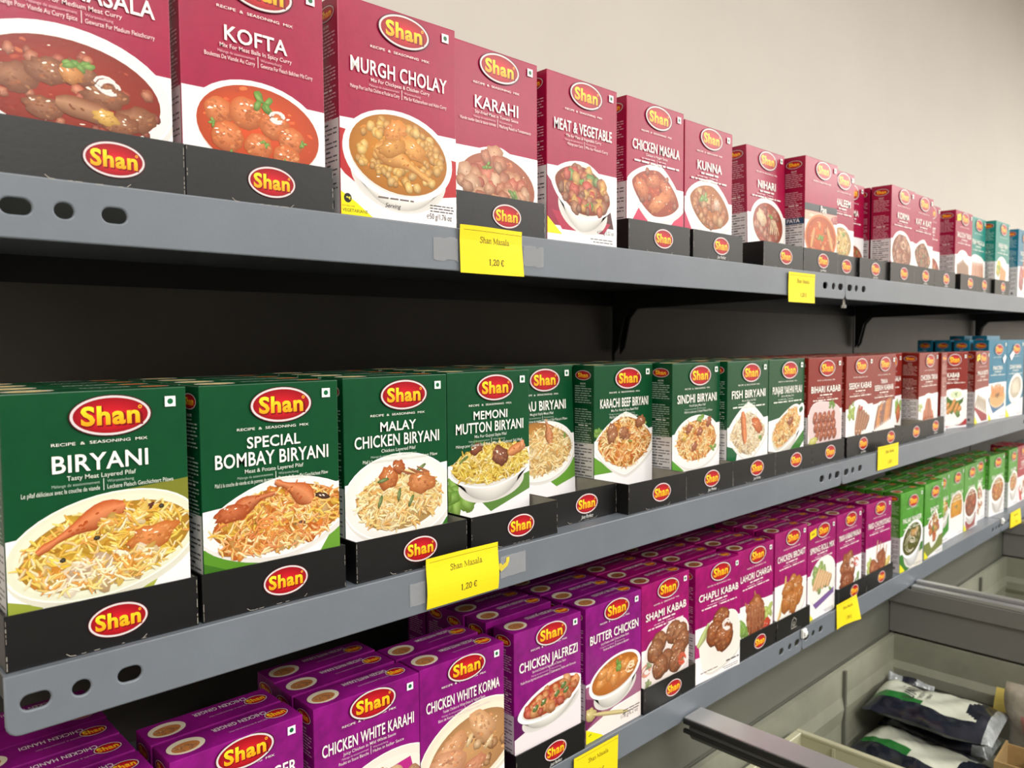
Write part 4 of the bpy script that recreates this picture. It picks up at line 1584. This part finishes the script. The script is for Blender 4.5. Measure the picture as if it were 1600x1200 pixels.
for key, level, kw in exec_rows:
    dz = kw.pop('dz', 0) + (.0012 if key in TRAYED else 0)
    carton(key, level, dz=dz, **kw)
# carton turned with its narrow side to the front, and the tall blue ones behind
ms = carton_meshes('b15', .095, .145)
r = empty('spice_carton', (1.5825, .4892, ZT['middle']), (0, 0, math.pi / 2))
r.location = (1.5525 + T, .4892, ZT['middle'])
r.rotation_euler = (0, 0, math.pi / 2)
link('carton_body', ms['body'], r)
for k in ('top_print',):
    link(k, ms[k], r)
sp = Art(T, .145, lambda x, y, h: (0, 0, 0))
o = link('side_print', ms['side_print'], r)
tag(r, 'brick red carton turned sideways, narrow side panel facing out, middle shelf', 'carton', 'brick red cartons on the middle shelf')
o.location = (0, T, 0)
o.rotation_euler = (0, 0, math.pi / 2)
o.location = (0, 0, 0)
o.rotation_euler = (0, 0, 0)
ms = carton_meshes('blue2', .095, .176)
for n, y in ((0, .520), (1, .565)):
    r = empty('spice_carton', (1.9355, y, ZT['middle']), (0, 0, 0))
    link('carton_body', ms['body'], r)
    for k in ('top_print', 'side_print', 'brand_badge'):
        link(k, ms[k], r)
    tag(r, ['tallest blue carton, right behind the white plate carton', 'tallest blue carton, deepest of the blue ones'][n], 'carton', 'blue cartons on the middle shelf')

for a_ in [
    ('top', .0822, .1832, .466, 'holding the MEAT MASALA carton'), ('top', .1838, .2815, .466, 'holding the KOFTA carton'),
    ('top', .3880, .4860, .4665, 'holding the KARAHI carton'), ('top', .6006, .7035, .466, 'holding the CHICKEN MASALA carton'),
    ('top', .7099, .8095, .466, 'holding the KUNNA carton', True), ('top', .8572, .9572, .466, 'holding the NIHARI carton'),
    ('top', .9591, 1.0585, .466, 'holding the PAYA carton', True), ('top', 1.0595, 1.1385, .4735, 'holding the HALEEM carton'),
    ('top', 1.1395, 1.2405, .470, 'left of the KORMA tray', True), ('top', 1.2420, 1.3398, .466, 'holding the KORMA carton'),
    ('top', 1.3408, 1.4350, .467, 'holding the KAT A KAT carton', True), ('top', 1.4360, 1.5400, .467, 'right of the KAT A KAT tray', True),
    ('top', 1.5702, 1.6690, .467, 'holding the BALOCHI TIKKA carton'), ('top', 1.6702, 1.7690, .471, 'under the left teal carton', True),
    ('top', 1.7755, 1.8755, .466, 'under the right teal carton', True),
    ('middle', 0.0855, 0.1867, 0.4735, 'holding the BIRYANI carton, leftmost'), ('middle', 0.1893, 0.2906, 0.4735, 'holding the SPECIAL BOMBAY BIRYANI carton'),
    ('middle', 0.2991, 0.4028, 0.4735, 'holding the MALAY CHICKEN BIRYANI carton'), ('middle', 0.4070, 0.5090, 0.4735, 'holding the MEMONI MUTTON BIRYANI carton'),
    ('middle', 0.5102, 0.6104, 0.4877, 'holding the PILAU BIRYANI carton', True), ('middle', 0.6115, 0.7124, 0.4735, 'holding the KARACHI BEEF BIRYANI carton'),
    ('middle', 0.7130, 0.8131, 0.4770, 'holding the SINDHI BIRYANI carton', True), ('middle', 0.8140, 0.9142, 0.4775, 'holding the FISH BIRYANI carton', True),
    ('middle', 0.9148, 1.0150, 0.4775, 'holding the PUNJABI YAKHNI PILAU carton'), ('middle', 1.0155, 1.1161, 0.4775, 'holding the BIHARI KABAB carton'),
    ('middle', 1.1242, 1.2278, 0.4770, 'holding the SEEKH KABAB carton', True), ('middle', 1.2289, 1.3371, 0.4775, 'holding the TIKKA SEEKH KABAB carton', True),
    ('middle', 1.3379, 1.4478, 0.4775, 'left of the CHICKEN TIKKA tray'), ('middle', 1.4488, 1.5494, 0.4816, 'holding the CHICKEN TIKKA carton', True),
    ('bottom', .0782, .1770, .5215, 'holding the CHICKEN HANDI cartons'), ('bottom', .1815, .2845, .5205, 'holding the CHICKEN GINGER cartons'),
    ('bottom', .5010, .6010, .5205, 'holding the CHICKEN JALFREZI cartons', True), ('bottom', .7040, .8070, .5215, 'holding the SHAMI KABAB cartons'),
    ('bottom', .9088, .1 + .9075, .5215, 'holding the LAHORI CHARGA cartons'), ('bottom', 1.0080, 1.1085, .5205, 'holding the CHICKEN BROAST cartons'),
    ('bottom', 1.2065, 1.3135, .5205, 'holding the TIKKA KABAB MASALA cartons', True), ('bottom', 1.3145, 1.4275, .5205, 'holding the FRIED CHOPS/STEAKS cartons'),
]:
    lv, x0, x1, y, who = a_[:5]
    s_ = len(a_) > 5
    k = dict(script=s_)
    D = {'top': .12, 'middle': .165, 'bottom': .185}[lv]
    if 'BROAST' in who:
        k.update(logo=False, crest=True)
    if lv == 'top' and 'MASALA' in who and 'MEAT' in who:
        k.update(lx=.62)
    tray(lv, x0, x1, y, D, who, **k)

# ------------------------------------------------------------------ price tags and tape


def price_tag(X, Z, w_, h_, Y, label, bend, skew=0.0, fold=0.0, drop=0.0):
    """yellow paper tag, its printing bends with it"""
    def fn(x, y, h):
        u, v = x / w_, y / h_
        return (x + skew * (v - .5), -h - bend(u, v), y + drop * u)
    a = Art(w_ + .001, h_ + .001, fn, base=0)
    n, q = 12, 10
    Yc = (240, 216, 24)
    for i in range(n):
        for j in range(q):
            P4 = [(i, j), (i + 1, j), (i + 1, j + 1), (i, j + 1)]
            a.face([(w_ * p[0] / n, h_ * p[1] / q) for p in P4], [Yc] * 4, convex=False)
    a.h = .0001
    ink = (36, 34, 12)
    e = .0035

    def line(x0, y0, x1, y1, t=.00012):
        a.lay()
        for i in range(n):
            f, g = i / n, (i + 1) / n
            p, r_ = (x0 + (x1 - x0) * f, y0 + (y1 - y0) * f), (x0 + (x1 - x0) * g, y0 + (y1 - y0) * g)
            dx, dy = (0, t) if abs(x1 - x0) > abs(y1 - y0) else (t, 0)
            a.face([(p[0] - dx, p[1] - dy), (r_[0] + dx, r_[1] - dy), (r_[0] + dx, r_[1] + dy), (p[0] - dx, p[1] + dy)], [ink] * 4, convex=False)
    line(e, h_ - e, w_, h_ - e)
    line(e, 0, e, h_ - e)
    serif(a, 'Shan Masala', w_ * .54, h_ * .66, .0044, (26, 24, 10), 1.25)
    serif(a, '1,20 \u20ac', w_ * .56, h_ * .2, .0046, (22, 20, 8), 1.7)
    me = a.mesh('price_tag', PAPER)
    o = link('price_tag', me, None, (X, Y, Z))
    tag(o, label, 'price tag', 'yellow price tags')
    return o


SERIF = {  # strokes: list of (points, thick) in em units, advance
    'S': ([([(.42, .56), (.40, .64), (.28, .69), (.14, .66), (.09, .55), (.16, .45), (.34, .35), (.42, .23), (.38, .08), (.24, 0), (.1, .03), (.06, .14)], .05), ([(.42, .52), (.43, .68)], .02), ([(.06, 0), (.06, .18)], .02)], .5),
    'h': ([([(.12, 0), (.12, .7)], .05), ([(.02, .68), (.12, .7)], .02), ([(.12, .34), (.22, .44), (.33, .44), (.38, .34), (.38, 0)], .045), ([(.03, .01), (.21, .01)], .02), ([(.29, .01), (.47, .01)], .02)], .5),
    'a': ([([(.07, .36), (.12, .44), (.22, .46), (.31, .42), (.32, .3), (.32, .08), (.38, .02), (.44, .06)], .045), ([(.32, .28), (.16, .23), (.06, .14), (.08, .03), (.18, .0), (.32, .1)], .045)], .44),
    'n': ([([(.12, 0), (.12, .44)], .05), ([(.02, .42), (.12, .45)], .02), ([(.12, .34), (.22, .44), (.33, .44), (.38, .34), (.38, 0)], .045), ([(.03, .01), (.21, .01)], .02), ([(.29, .01), (.47, .01)], .02)], .5),
    'M': ([([(.12, 0), (.12, .66)], .02), ([(.12, .66), (.44, .06)], .055), ([(.44, .06), (.74, .66)], .02), ([(.74, 0), (.74, .66)], .055), ([(.02, .01), (.22, .01)], .02), ([(.62, .01), (.86, .01)], .02), ([(.02, .66), (.16, .66)], .02), ([(.7, .66), (.86, .66)], .02)], .88),
    's': ([([(.32, .36), (.28, .44), (.18, .46), (.09, .41), (.1, .31), (.24, .23), (.33, .15), (.3, .04), (.19, 0), (.08, .03), (.05, .12)], .04)], .39),
    'l': ([([(.14, 0), (.14, .7)], .05), ([(.04, .68), (.14, .7)], .02), ([(.04, .01), (.24, .01)], .02)], .28),
    '1': ([([(.26, 0), (.26, .68)], .055), ([(.12, .58), (.26, .67)], .03), ([(.13, .01), (.4, .01)], .02)], .5),
    '2': ([([(.06, .52), (.12, .64), (.24, .68), (.36, .62), (.38, .5), (.3, .34), (.06, .03)], .045), ([(.05, .03), (.42, .03), (.46, .13)], .04)], .5),
    '0': ([([(.25, .68), (.12, .58), (.07, .34), (.12, .1), (.25, 0), (.38, .1), (.43, .34), (.38, .58), (.25, .68)], .045)], .5),
    ',': ([([(.12, .06), (.14, .0), (.08, -.12)], .04)], .25),
    '\u20ac': ([([(.46, .56), (.38, .66), (.26, .67), (.15, .58), (.1, .34), (.15, .1), (.26, 0), (.38, .02), (.46, .12)], .045), ([(.02, .4), (.38, .4)], .022), ([(.02, .27), (.36, .27)], .022)], .52),
    ' ': ([], .25),
}


def serif(a, s, x, y, cap, col, fat=1.0):
    k = cap / .68
    tot = sum(SERIF[c][1] for c in s) * k
    px = x - tot / 2
    a.lay()
    for c in s:
        st, adv = SERIF[c]
        for pts, wd in st:
            q = [(px + p * k, y + r_ * k) for p, r_ in pts]
            h = wd * k * .62 * fat
            for i in range(len(q) - 1):
                p0, p1 = q[i], q[i + 1]
                dx, dy = p1[0] - p0[0], p1[1] - p0[1]
                d = math.hypot(dx, dy) or 1
                nx, ny, ex, ey = -dy / d * h, dx / d * h, dx / d * h * .5, dy / d * h * .5
                a.face([(p0[0] - nx - ex, p0[1] - ny - ey), (p1[0] - nx + ex, p1[1] - ny + ey), (p1[0] + nx + ex, p1[1] + ny + ey), (p0[0] + nx - ex, p0[1] + ny - ey)], [col] * 4, convex=False)
        px += adv * k


YT = .4641
price_tag(.3893, .0515, .067, .0365, YT, 'yellow price tag below the KARAHI tray, taped to the top shelf', lambda u, v: .0008 + .004 * max(0, v - .72) + .0012 * math.sin(u * 5) * v + .0025 * max(0, u - .8) * (1 - v) * 3, skew=-.001)
price_tag(.9145, .0445, .071, .0370, YT, 'yellow price tag near the shelf joint on the top shelf', lambda u, v: .0006 + .002 * (v - .5) ** 2)
price_tag(.3537, -.2030, .0735, .0385, YT, 'yellow price tag below the MALAY CHICKEN BIRYANI tray', lambda u, v: .0006 + .0015 * abs(u - .5) * v + .001 * math.sin(v * 5))
price_tag(1.2020, -.1995, .0805, .0355, YT, 'yellow price tag below the TIKKA SEEKH KABAB tray', lambda u, v: .0006 + .001 * math.sin(u * 3))
price_tag(.5790, -.4640, .0715, .0380, .5181, 'yellow price tag below the BUTTER CHICKEN carton', lambda u, v: .0008 + .001 * v)
price_tag(1.1930, -.4545, .0745, .0385, .5181, 'curled yellow price tag below the TIKKA KABAB MASALA tray', lambda u, v: .0006 + .010 * (u - .1) ** 2 * (1 - v) + .004 * max(0, .3 - u) * (1 - v), drop=-.0)
price_tag(2.1523, -.4600, .0856, .0370, .5181, 'yellow price tag at the far right of the bottom shelf', lambda u, v: .0006 + .003 * u * (1 - v))

TAPE = bpy.data.materials.new('clear_tape')
TAPE.use_nodes = True
nt = TAPE.node_tree
pb = nt.nodes['Principled BSDF']
pb.inputs['Base Color'].default_value = (*lin((196, 198, 202)), 1)
pb.inputs['Roughness'].default_value = .22
pb.inputs['Alpha'].default_value = .28
tn = nt.nodes.new('ShaderNodeTexNoise')
tn.inputs['Scale'].default_value = 160
tb = nt.nodes.new('ShaderNodeBump')
tb.inputs['Strength'].default_value = .5
tb.inputs['Distance'].default_value = .001
nt.links.new(tn.outputs['Fac'], tb.inputs['Height'])
nt.links.new(tb.outputs['Normal'], pb.inputs['Normal'])


def tape(X0, X1, Z0, Z1, Y, label, m=TAPE, name='tape_strip', cat='tape', seed=1, ragged=.001):
    rr = random.Random(seed)
    n = 9
    mb = MB()
    top = [(X0 + (X1 - X0) * i / n, Z1 + rr.uniform(-ragged, ragged)) for i in range(n + 1)]
    bot = [(X0 + (X1 - X0) * i / n, Z0 + rr.uniform(-ragged, ragged)) for i in range(n + 1)]
    mb.prism(bot + top[::-1], 'y', Y - .00025, Y - .0001)
    o = mb.obj(name, [m])
    tag(o, label, cat)


tape(.365, .3885, .060, .077, .4651, 'crinkled clear tape left of the KARAHI price tag', seed=4)
tape(.4590, .4830, .061, .077, .4651, 'crinkled clear tape right of the KARAHI price tag', seed=5)
tape(.3395, .3535, -.198, -.181, .4651, 'old clear tape left of the middle price tag', seed=6, ragged=.0004)
tape(.4310, .4600, -.196, -.178, .4651, 'old clear tape right of the middle price tag', seed=7, ragged=.0004)
YSC = mat('yellow_scrap', (226, 206, 60), .6, var=.1, vscale=90)
mb = MB()
mb.prism([(.4290, -.1875), (.4315, -.1905), (.4350, -.1885), (.4385, -.1870), (.4405, -.1835), (.4408, -.1795), (.4375, -.1800), (.4368, -.1835), (.4330, -.1855), (.4310, -.1830), (.4292, -.1838)], 'y', .4644, .4647)
tag(mb.obj('paper_scrap', [YSC]), 'torn yellow paper scrap stuck right of the middle price tag', 'paper')
CLIPM = mat('white_plastic', (236, 236, 234), .35)
for x, lb in ((1.0823, 'white plastic clip on the bottom shelf joint near the crested tray'), (2.0823, 'white plastic clip on the far bottom shelf joint')):
    m = MB().box((x - .006, .5145, -.437), (x + .006, .5188, -.424)).box((x - .004, .512, -.433), (x + .004, .5145, -.427))
    tag(m.obj('shelf_clip', [CLIPM], bevel=.0008), lb, 'clip', 'white shelf clips')
BOLT = mat('zinc_bolt', (190, 190, 186), .3, metal=.8)
m = MB().tube([(1.0985, .475, .056), (1.0985, .475, .046)], .0022).tube([(1.0985, .475, .046), (1.0985, .475, .0415)], .004, seg=6)
tag(m.obj('shelf_bolt', [BOLT]), 'zinc bolt hanging under the top shelf joint', 'bolt')

# ------------------------------------------------------------------ chest freezer under the shelves
fz = empty('chest_freezer', (1.5, .1, -1.5))
fz.location = (0, 0, 0)
X0, X1, YF, YR = -.5, 3.0, -.36, .556
MB().box((X0, YR, -1.5), (X1, YR + .30, -.553)).box((X0, YF - .06, -1.5), (X1, YF, -.47)).box((X0, YF, -1.5), (X1, YR, -1.02)).obj('freezer_body', [FRAME], fz)
MB().prism([(YR, -.552), (YR, -.462), (YR + .02, -.4605), (YR + .27, -.4605), (YR + .27, -.552)], 'x', X0, X1).obj('rear_frame', [FRAME], fz, bevel=.001)
DIV = [.040, .776, 1.511, 2.246]
# cream liner, one shell per bay, with ribs
for i in range(-1, 4):
    a0 = (DIV[i] + .03) if i >= 0 else X0
    a1 = DIV[i + 1] if i < 3 else X1
    m = MB()
    t = .006
    m.box((a0, YR - .012, -1.0), (a1, YR - .004, -.5535))
    m.box((a0, YF, -.728), (a1, YR - .012, -.716))
    m.box((a0, YF, -.99), (a0 + t, YR - .012, -.553))
    m.box((a1 - t, YF, -.99), (a1, YR - .012, -.553))
    for k in range(4):
        z = -.60 - .085 * k
        m.prism([(a1 - t, z), (a1 - t - .008, z - .012), (a1 - t - .008, z - .03), (a1 - t, z - .042)], 'y', YF, YR - .013)
        m.prism([(YR - .012, z), (YR - .016, z - .02), (YR - .012, z - .045)], 'x', a0 + t, a1 - t)
    # upright seam of the liner sheets
    o = m.obj('inner_liner', [LINER], fz)
    xm = a0 + (a1 - a0) * .68
    MB().box((xm - .003, YR - .0175, -.99), (xm + .003, YR - .0125, -.556)).obj('liner_seam', [FRAME], fz)
for i, x in enumerate(DIV):
    if i != 1:
        m = MB()
        m.box((x, YF, -.55), (x + .03, YR - .0005, -.492))
        m.box((x - .006, YF, -.492), (x + .034, YR - .0005, -.462))
        m.obj('divider', [mat('divider_grey', (112, 112, 108), .4)], fz, bevel=.0012)
        m = MB().box((x - .004, YF, -.462), (x + .012, .517, -.455)).box((x + .018, YF, -.462), (x + .032, .517, -.450))
        m.obj('rail', [ALU], fz, bevel=.001)
        MB().box((x + .012, YF, -.462), (x + .018, .517, -.4585)).obj('rail_groove', [RUBBER], fz)
    else:
        m = MB().prism([(x, -.4505), (x + .037, -.4500), (x + .037, -.4600), (x + .004, -.4600)], 'y', YF, .5175)
        m.obj('rail', [ALU], fz, bevel=.001)
        MB().box((x - .001, YF, -.4580), (x + .003, .5172, -.4535)).box((x - .001, YF, -.4690), (x + .003, .5172, -.4645)).obj('rubber_seal', [RUBBER], fz)
        prof = [(x + .001, -.4600), (x + .030, -.4600), (x + .030, -.4770), (x + .006, -.4770), (x + .001, -.4700)]
        MB().prism(prof, 'y', YF, YR - .045).obj('lid_frame', [mat('lid_frame_grey', (74, 75, 74), .4)], fz, bevel=.001)
tag(fz, 'grey chest freezer with cream inside below the bottom shelf', 'freezer')

# things lying in the freezer


def pillow(name, c, ax, L, Wd, Ht, mats, pick, seed, nu=40, nv=24, tilt=0.0, parent=None):
    """soft sealed pouch: crimped ends, lumpy film; pick(u,v,side)->material index"""
    rr = random.Random(seed)
    ph = [rr.uniform(0, 6) for _ in range(8)]
    vs, fs, mi = [], [], []

    def pt(u, v, sd):
        x = (u - .5) * L
        e = max(0, min(1, u / .12, (1 - u) / .12))
        y = (v - .5) * Wd * (.93 + .05 * math.sin(u * 9 + ph[0]))
        b = max(0, 1 - (2 * v - 1) ** 2) ** .55 * (e ** .6)
        lump = 1 + .12 * math.sin(u * 9 + v * 6 + ph[1]) + .07 * math.sin(u * 19 - v * 13 + ph[2]) + .04 * math.sin(u * 41 + v * 31 + ph[3])
        z = sd * Ht * .5 * b * lump + .002 * math.sin(u * 50 + ph[4]) * (1 - e)
        return (x, y, z + tilt * x)
    for sd in (1, -1):
        base = len(vs)
        for i in range(nu + 1):
            for j in range(nv + 1):
                vs.append(pt(i / nu, j / nv, sd))
        for i in range(nu):
            for j in range(nv):
                q = [base + i * (nv + 1) + j, base + (i + 1) * (nv + 1) + j, base + (i + 1) * (nv + 1) + j + 1, base + i * (nv + 1) + j + 1]
                fs.append(q if sd > 0 else q[::-1])
                mi.append(pick((i + .5) / nu, (j + .5) / nv, sd))
    me = bpy.data.meshes.new(name)
    me.from_pydata(vs, [], fs)
    for m in mats:
        me.materials.append(m)
    me.polygons.foreach_set('material_index', mi)
    me.polygons.foreach_set('use_smooth', [True] * len(fs))
    me.update()
    o = link(name, me, parent)
    o.location = c
    o.rotation_euler = ax
    return o, pt


FISH = mat('dark_film', (38, 42, 54), .16, var=.4, vscale=40, bump=.3, bscale=60)
LAB = mat('white_film', (206, 210, 194), .2, bump=.25, bscale=50)
GRN = mat('green_film', (40, 110, 50), .22)
CLR = mat('silver_film', (178, 184, 186), .12, var=.3, vscale=60, bump=.5, bscale=70)


def bagpick(u, v, sd):
    if sd < 0:
        return 0
    if u > .93:
        return 3
    if .03 < u < .80 + .06 * math.sin(v * 9) and .24 < v < .78:
        return 2 if (v < .36 and u < .42) else 1
    return 0


def txt_on(pt, L, Wd, lines, u, v, cap, parent):
    def fn(x, y, h):
        p = pt(u - y / L, v + x / Wd, 1)
        return (p[0], p[1], p[2] + .004 + h)
    a = Art(L, Wd, fn, base=.0002)
    for t_, c_, dy in lines:
        a.text(t_, 0, dy, c_, (50, 54, 50), bold=.012)
    link('label_lettering', a.mesh('label_lettering', PAPER), parent)


# pouch of frozen fish on top, a second one under it
HP = math.pi / 2
b1, p1 = pillow('frozen_pouch', (1.388, .434, -.622), (.05, .02, -HP + .06), .190, .135, .04, [FISH, LAB, GRN, CLR], bagpick, 3)
txt_on(p1, .19, .135, [('UNVIL', .017, 0), ('FROZEN FISH', .005, -.010), ('fillets', .006, -.020), ('finest', .005, .021)], .36, .52, .01, b1)
tag(b1, 'dark frozen food pouch with a pale lettered label, on top in the freezer', 'frozen food pouch', 'frozen pouches in the freezer')
b2, p2 = pillow('frozen_pouch', (1.322, .425, -.684), (.05, .03, -HP - .12), .20, .135, .045, [FISH, LAB, GRN, CLR], bagpick, 9)
tag(b2, 'dark frozen food pouch with green strip, lying under the labelled pouch', 'frozen food pouch', 'frozen pouches in the freezer')
b7, _ = pillow('frozen_pouch', (1.446, .447, -.684), (.02, .0, -HP + .03), .175, .088, .045, [FISH, CLR], lambda u, v, s: 1 if u > .85 else 0, 17)
tag(b7, 'plain dark frozen pouch underneath, toward the right freezer wall', 'frozen food pouch', 'frozen pouches in the freezer')
b3, _ = pillow('frozen_pouch', (1.458, .500, -.640), (1.15, .2, -1.2), .075, .065, .02, [FISH, LAB, GRN, CLR], lambda u, v, s: 0 if .3 < u < .6 else 3, 12)
tag(b3, 'small silver and black pouch leaning in the freezer corner', 'frozen food pouch', 'frozen pouches in the freezer')
PINK = mat('pink_film', (206, 140, 138), .3, var=.15, vscale=20, bump=.2, bscale=40)
PALEF = mat('pale_film', (206, 198, 182), .25, var=.2, vscale=30, bump=.4, bscale=60)
b4, _ = pillow('frozen_pouch', (1.497, .300, -.655), (0, 1.35, 0), .16, .13, .035, [PINK, PALEF], lambda u, v, s: 1 if u < .30 or v > .8 else 0, 15)
b4.location = (1.455, .285, -.635)
tag(b4, 'pink frozen food bag standing against the right freezer wall', 'frozen food pouch', 'frozen pouches in the freezer')
REDM = mat('red_meat_film', (140, 74, 64), .18, var=.35, vscale=50, bump=.3, bscale=60)
GREENF = mat('bottle_green_film', (80, 104, 88), .15, var=.3, vscale=40, bump=.4, bscale=60)
b5, _ = pillow('frozen_pouch', (1.260, .262, -.690), (.35, 0, -1.2), .10, .10, .03, [REDM, GREENF], lambda u, v, s: 0 if v < .5 else 1, 21)
tag(b5, 'clear pouch with red contents in front of the labelled pouch', 'frozen food pouch', 'frozen pouches in the freezer')
b6, _ = pillow('frozen_pouch', (1.372, .255, -.672), (.5, .1, .3), .10, .08, .025, [mat('pale_green_film', (160, 186, 140), .2, bump=.3, bscale=50), mat('orange_film', (206, 130, 50), .2)], lambda u, v, s: 1 if v < .35 else 0, 27)
tag(b6, 'pale green pouch with orange corner in the cardboard box', 'frozen food pouch', 'frozen pouches in the freezer')
CARD = mat('brown_card', (172, 142, 92), .8, var=.12, vscale=40)
m = MB()
cx, cy, cz = 1.330, .175, -.7155
m.box((0, 0, 0), (.085, .155, .003)).box((0, 0, .003), (.003, .155, .075)).box((.082, 0, .003), (.085, .155, .07)).box((.003, 0, .003), (.082, .003, .065)).box((.003, .152, .003), (.082, .155, .075))
o = m.obj('cardboard_box', [CARD])
o.location = (cx, cy, cz)
o.rotation_euler = (0, 0, math.radians(3))
tag(o, 'open brown cardboard box at the right front of the freezer', 'box')
YTAG = mat('faded_yellow_paper', (226, 206, 110), .6)
m = MB().box((0, 0, 0), (.028, .0006, .042))
o = m.obj('shelf_note', [YTAG])
o.location = (1.4760, .372, -.628)
o.rotation_euler = (.1, .1, math.radians(-70))
tag(o, 'small faded yellow paper tag hanging by the pink bag', 'paper tag')
# translucent basket at the left of the bay
BIN = mat('basket_plastic', (176, 174, 146), .35, var=.05, vscale=10)
m = MB()
bw, bd, bh, t = .235, .46, .12, .003
prof_r = []
m.box((0, 0, 0), (bw, bd, t))
for (q0, q1) in (((0, 0), (t, bd)), ((bw - t, 0), (bw, bd)), ((0, 0), (bw, t)), ((0, bd - t), (bw, bd))):
    m.box((q0[0], q0[1], t), (q1[0], q1[1], bh - .004))
rim = MB()
rim.box((-.006, -.006, bh - .005), (.004, bd + .006, bh)).box((bw - .004, -.006, bh - .005), (bw + .006, bd + .006, bh)).box((.004, -.006, bh - .005), (bw - .004, .004, bh)).box((.004, bd - .004, bh - .005), (bw - .004, bd + .006, bh))
ribs = MB()
for k in range(6):
    ribs.box((bw - t - .004, .03 + .075 * k, t), (bw - t, .034 + .075 * k, bh - .006))
r = empty('freezer_basket', (.864, .068, -.707), (0, 0, 0))
m.obj('basket_walls', [BIN], r)
rim.obj('basket_rim', [BIN], r, bevel=.001)
ribs.obj('basket_ribs', [BIN], r)
tag(r, 'cream plastic basket in the freezer beside the left rail', 'basket')
for k, (x, y, z, g) in enumerate(((1.055, .455, -.650, .3), (1.05, .375, -.645, .8), (1.045, .30, -.645, .2))):
    o, _ = pillow('frozen_pouch', (x, y, z), (.4, .2, g), .07, .06, .035, [CLR], lambda u, v, s: 0, 40 + k, 20, 12)
    tag(o, '%s silver frozen pouch inside the cream basket' % ['rearmost', 'middle', 'front'][k], 'frozen food pouch', 'frozen pouches in the freezer')
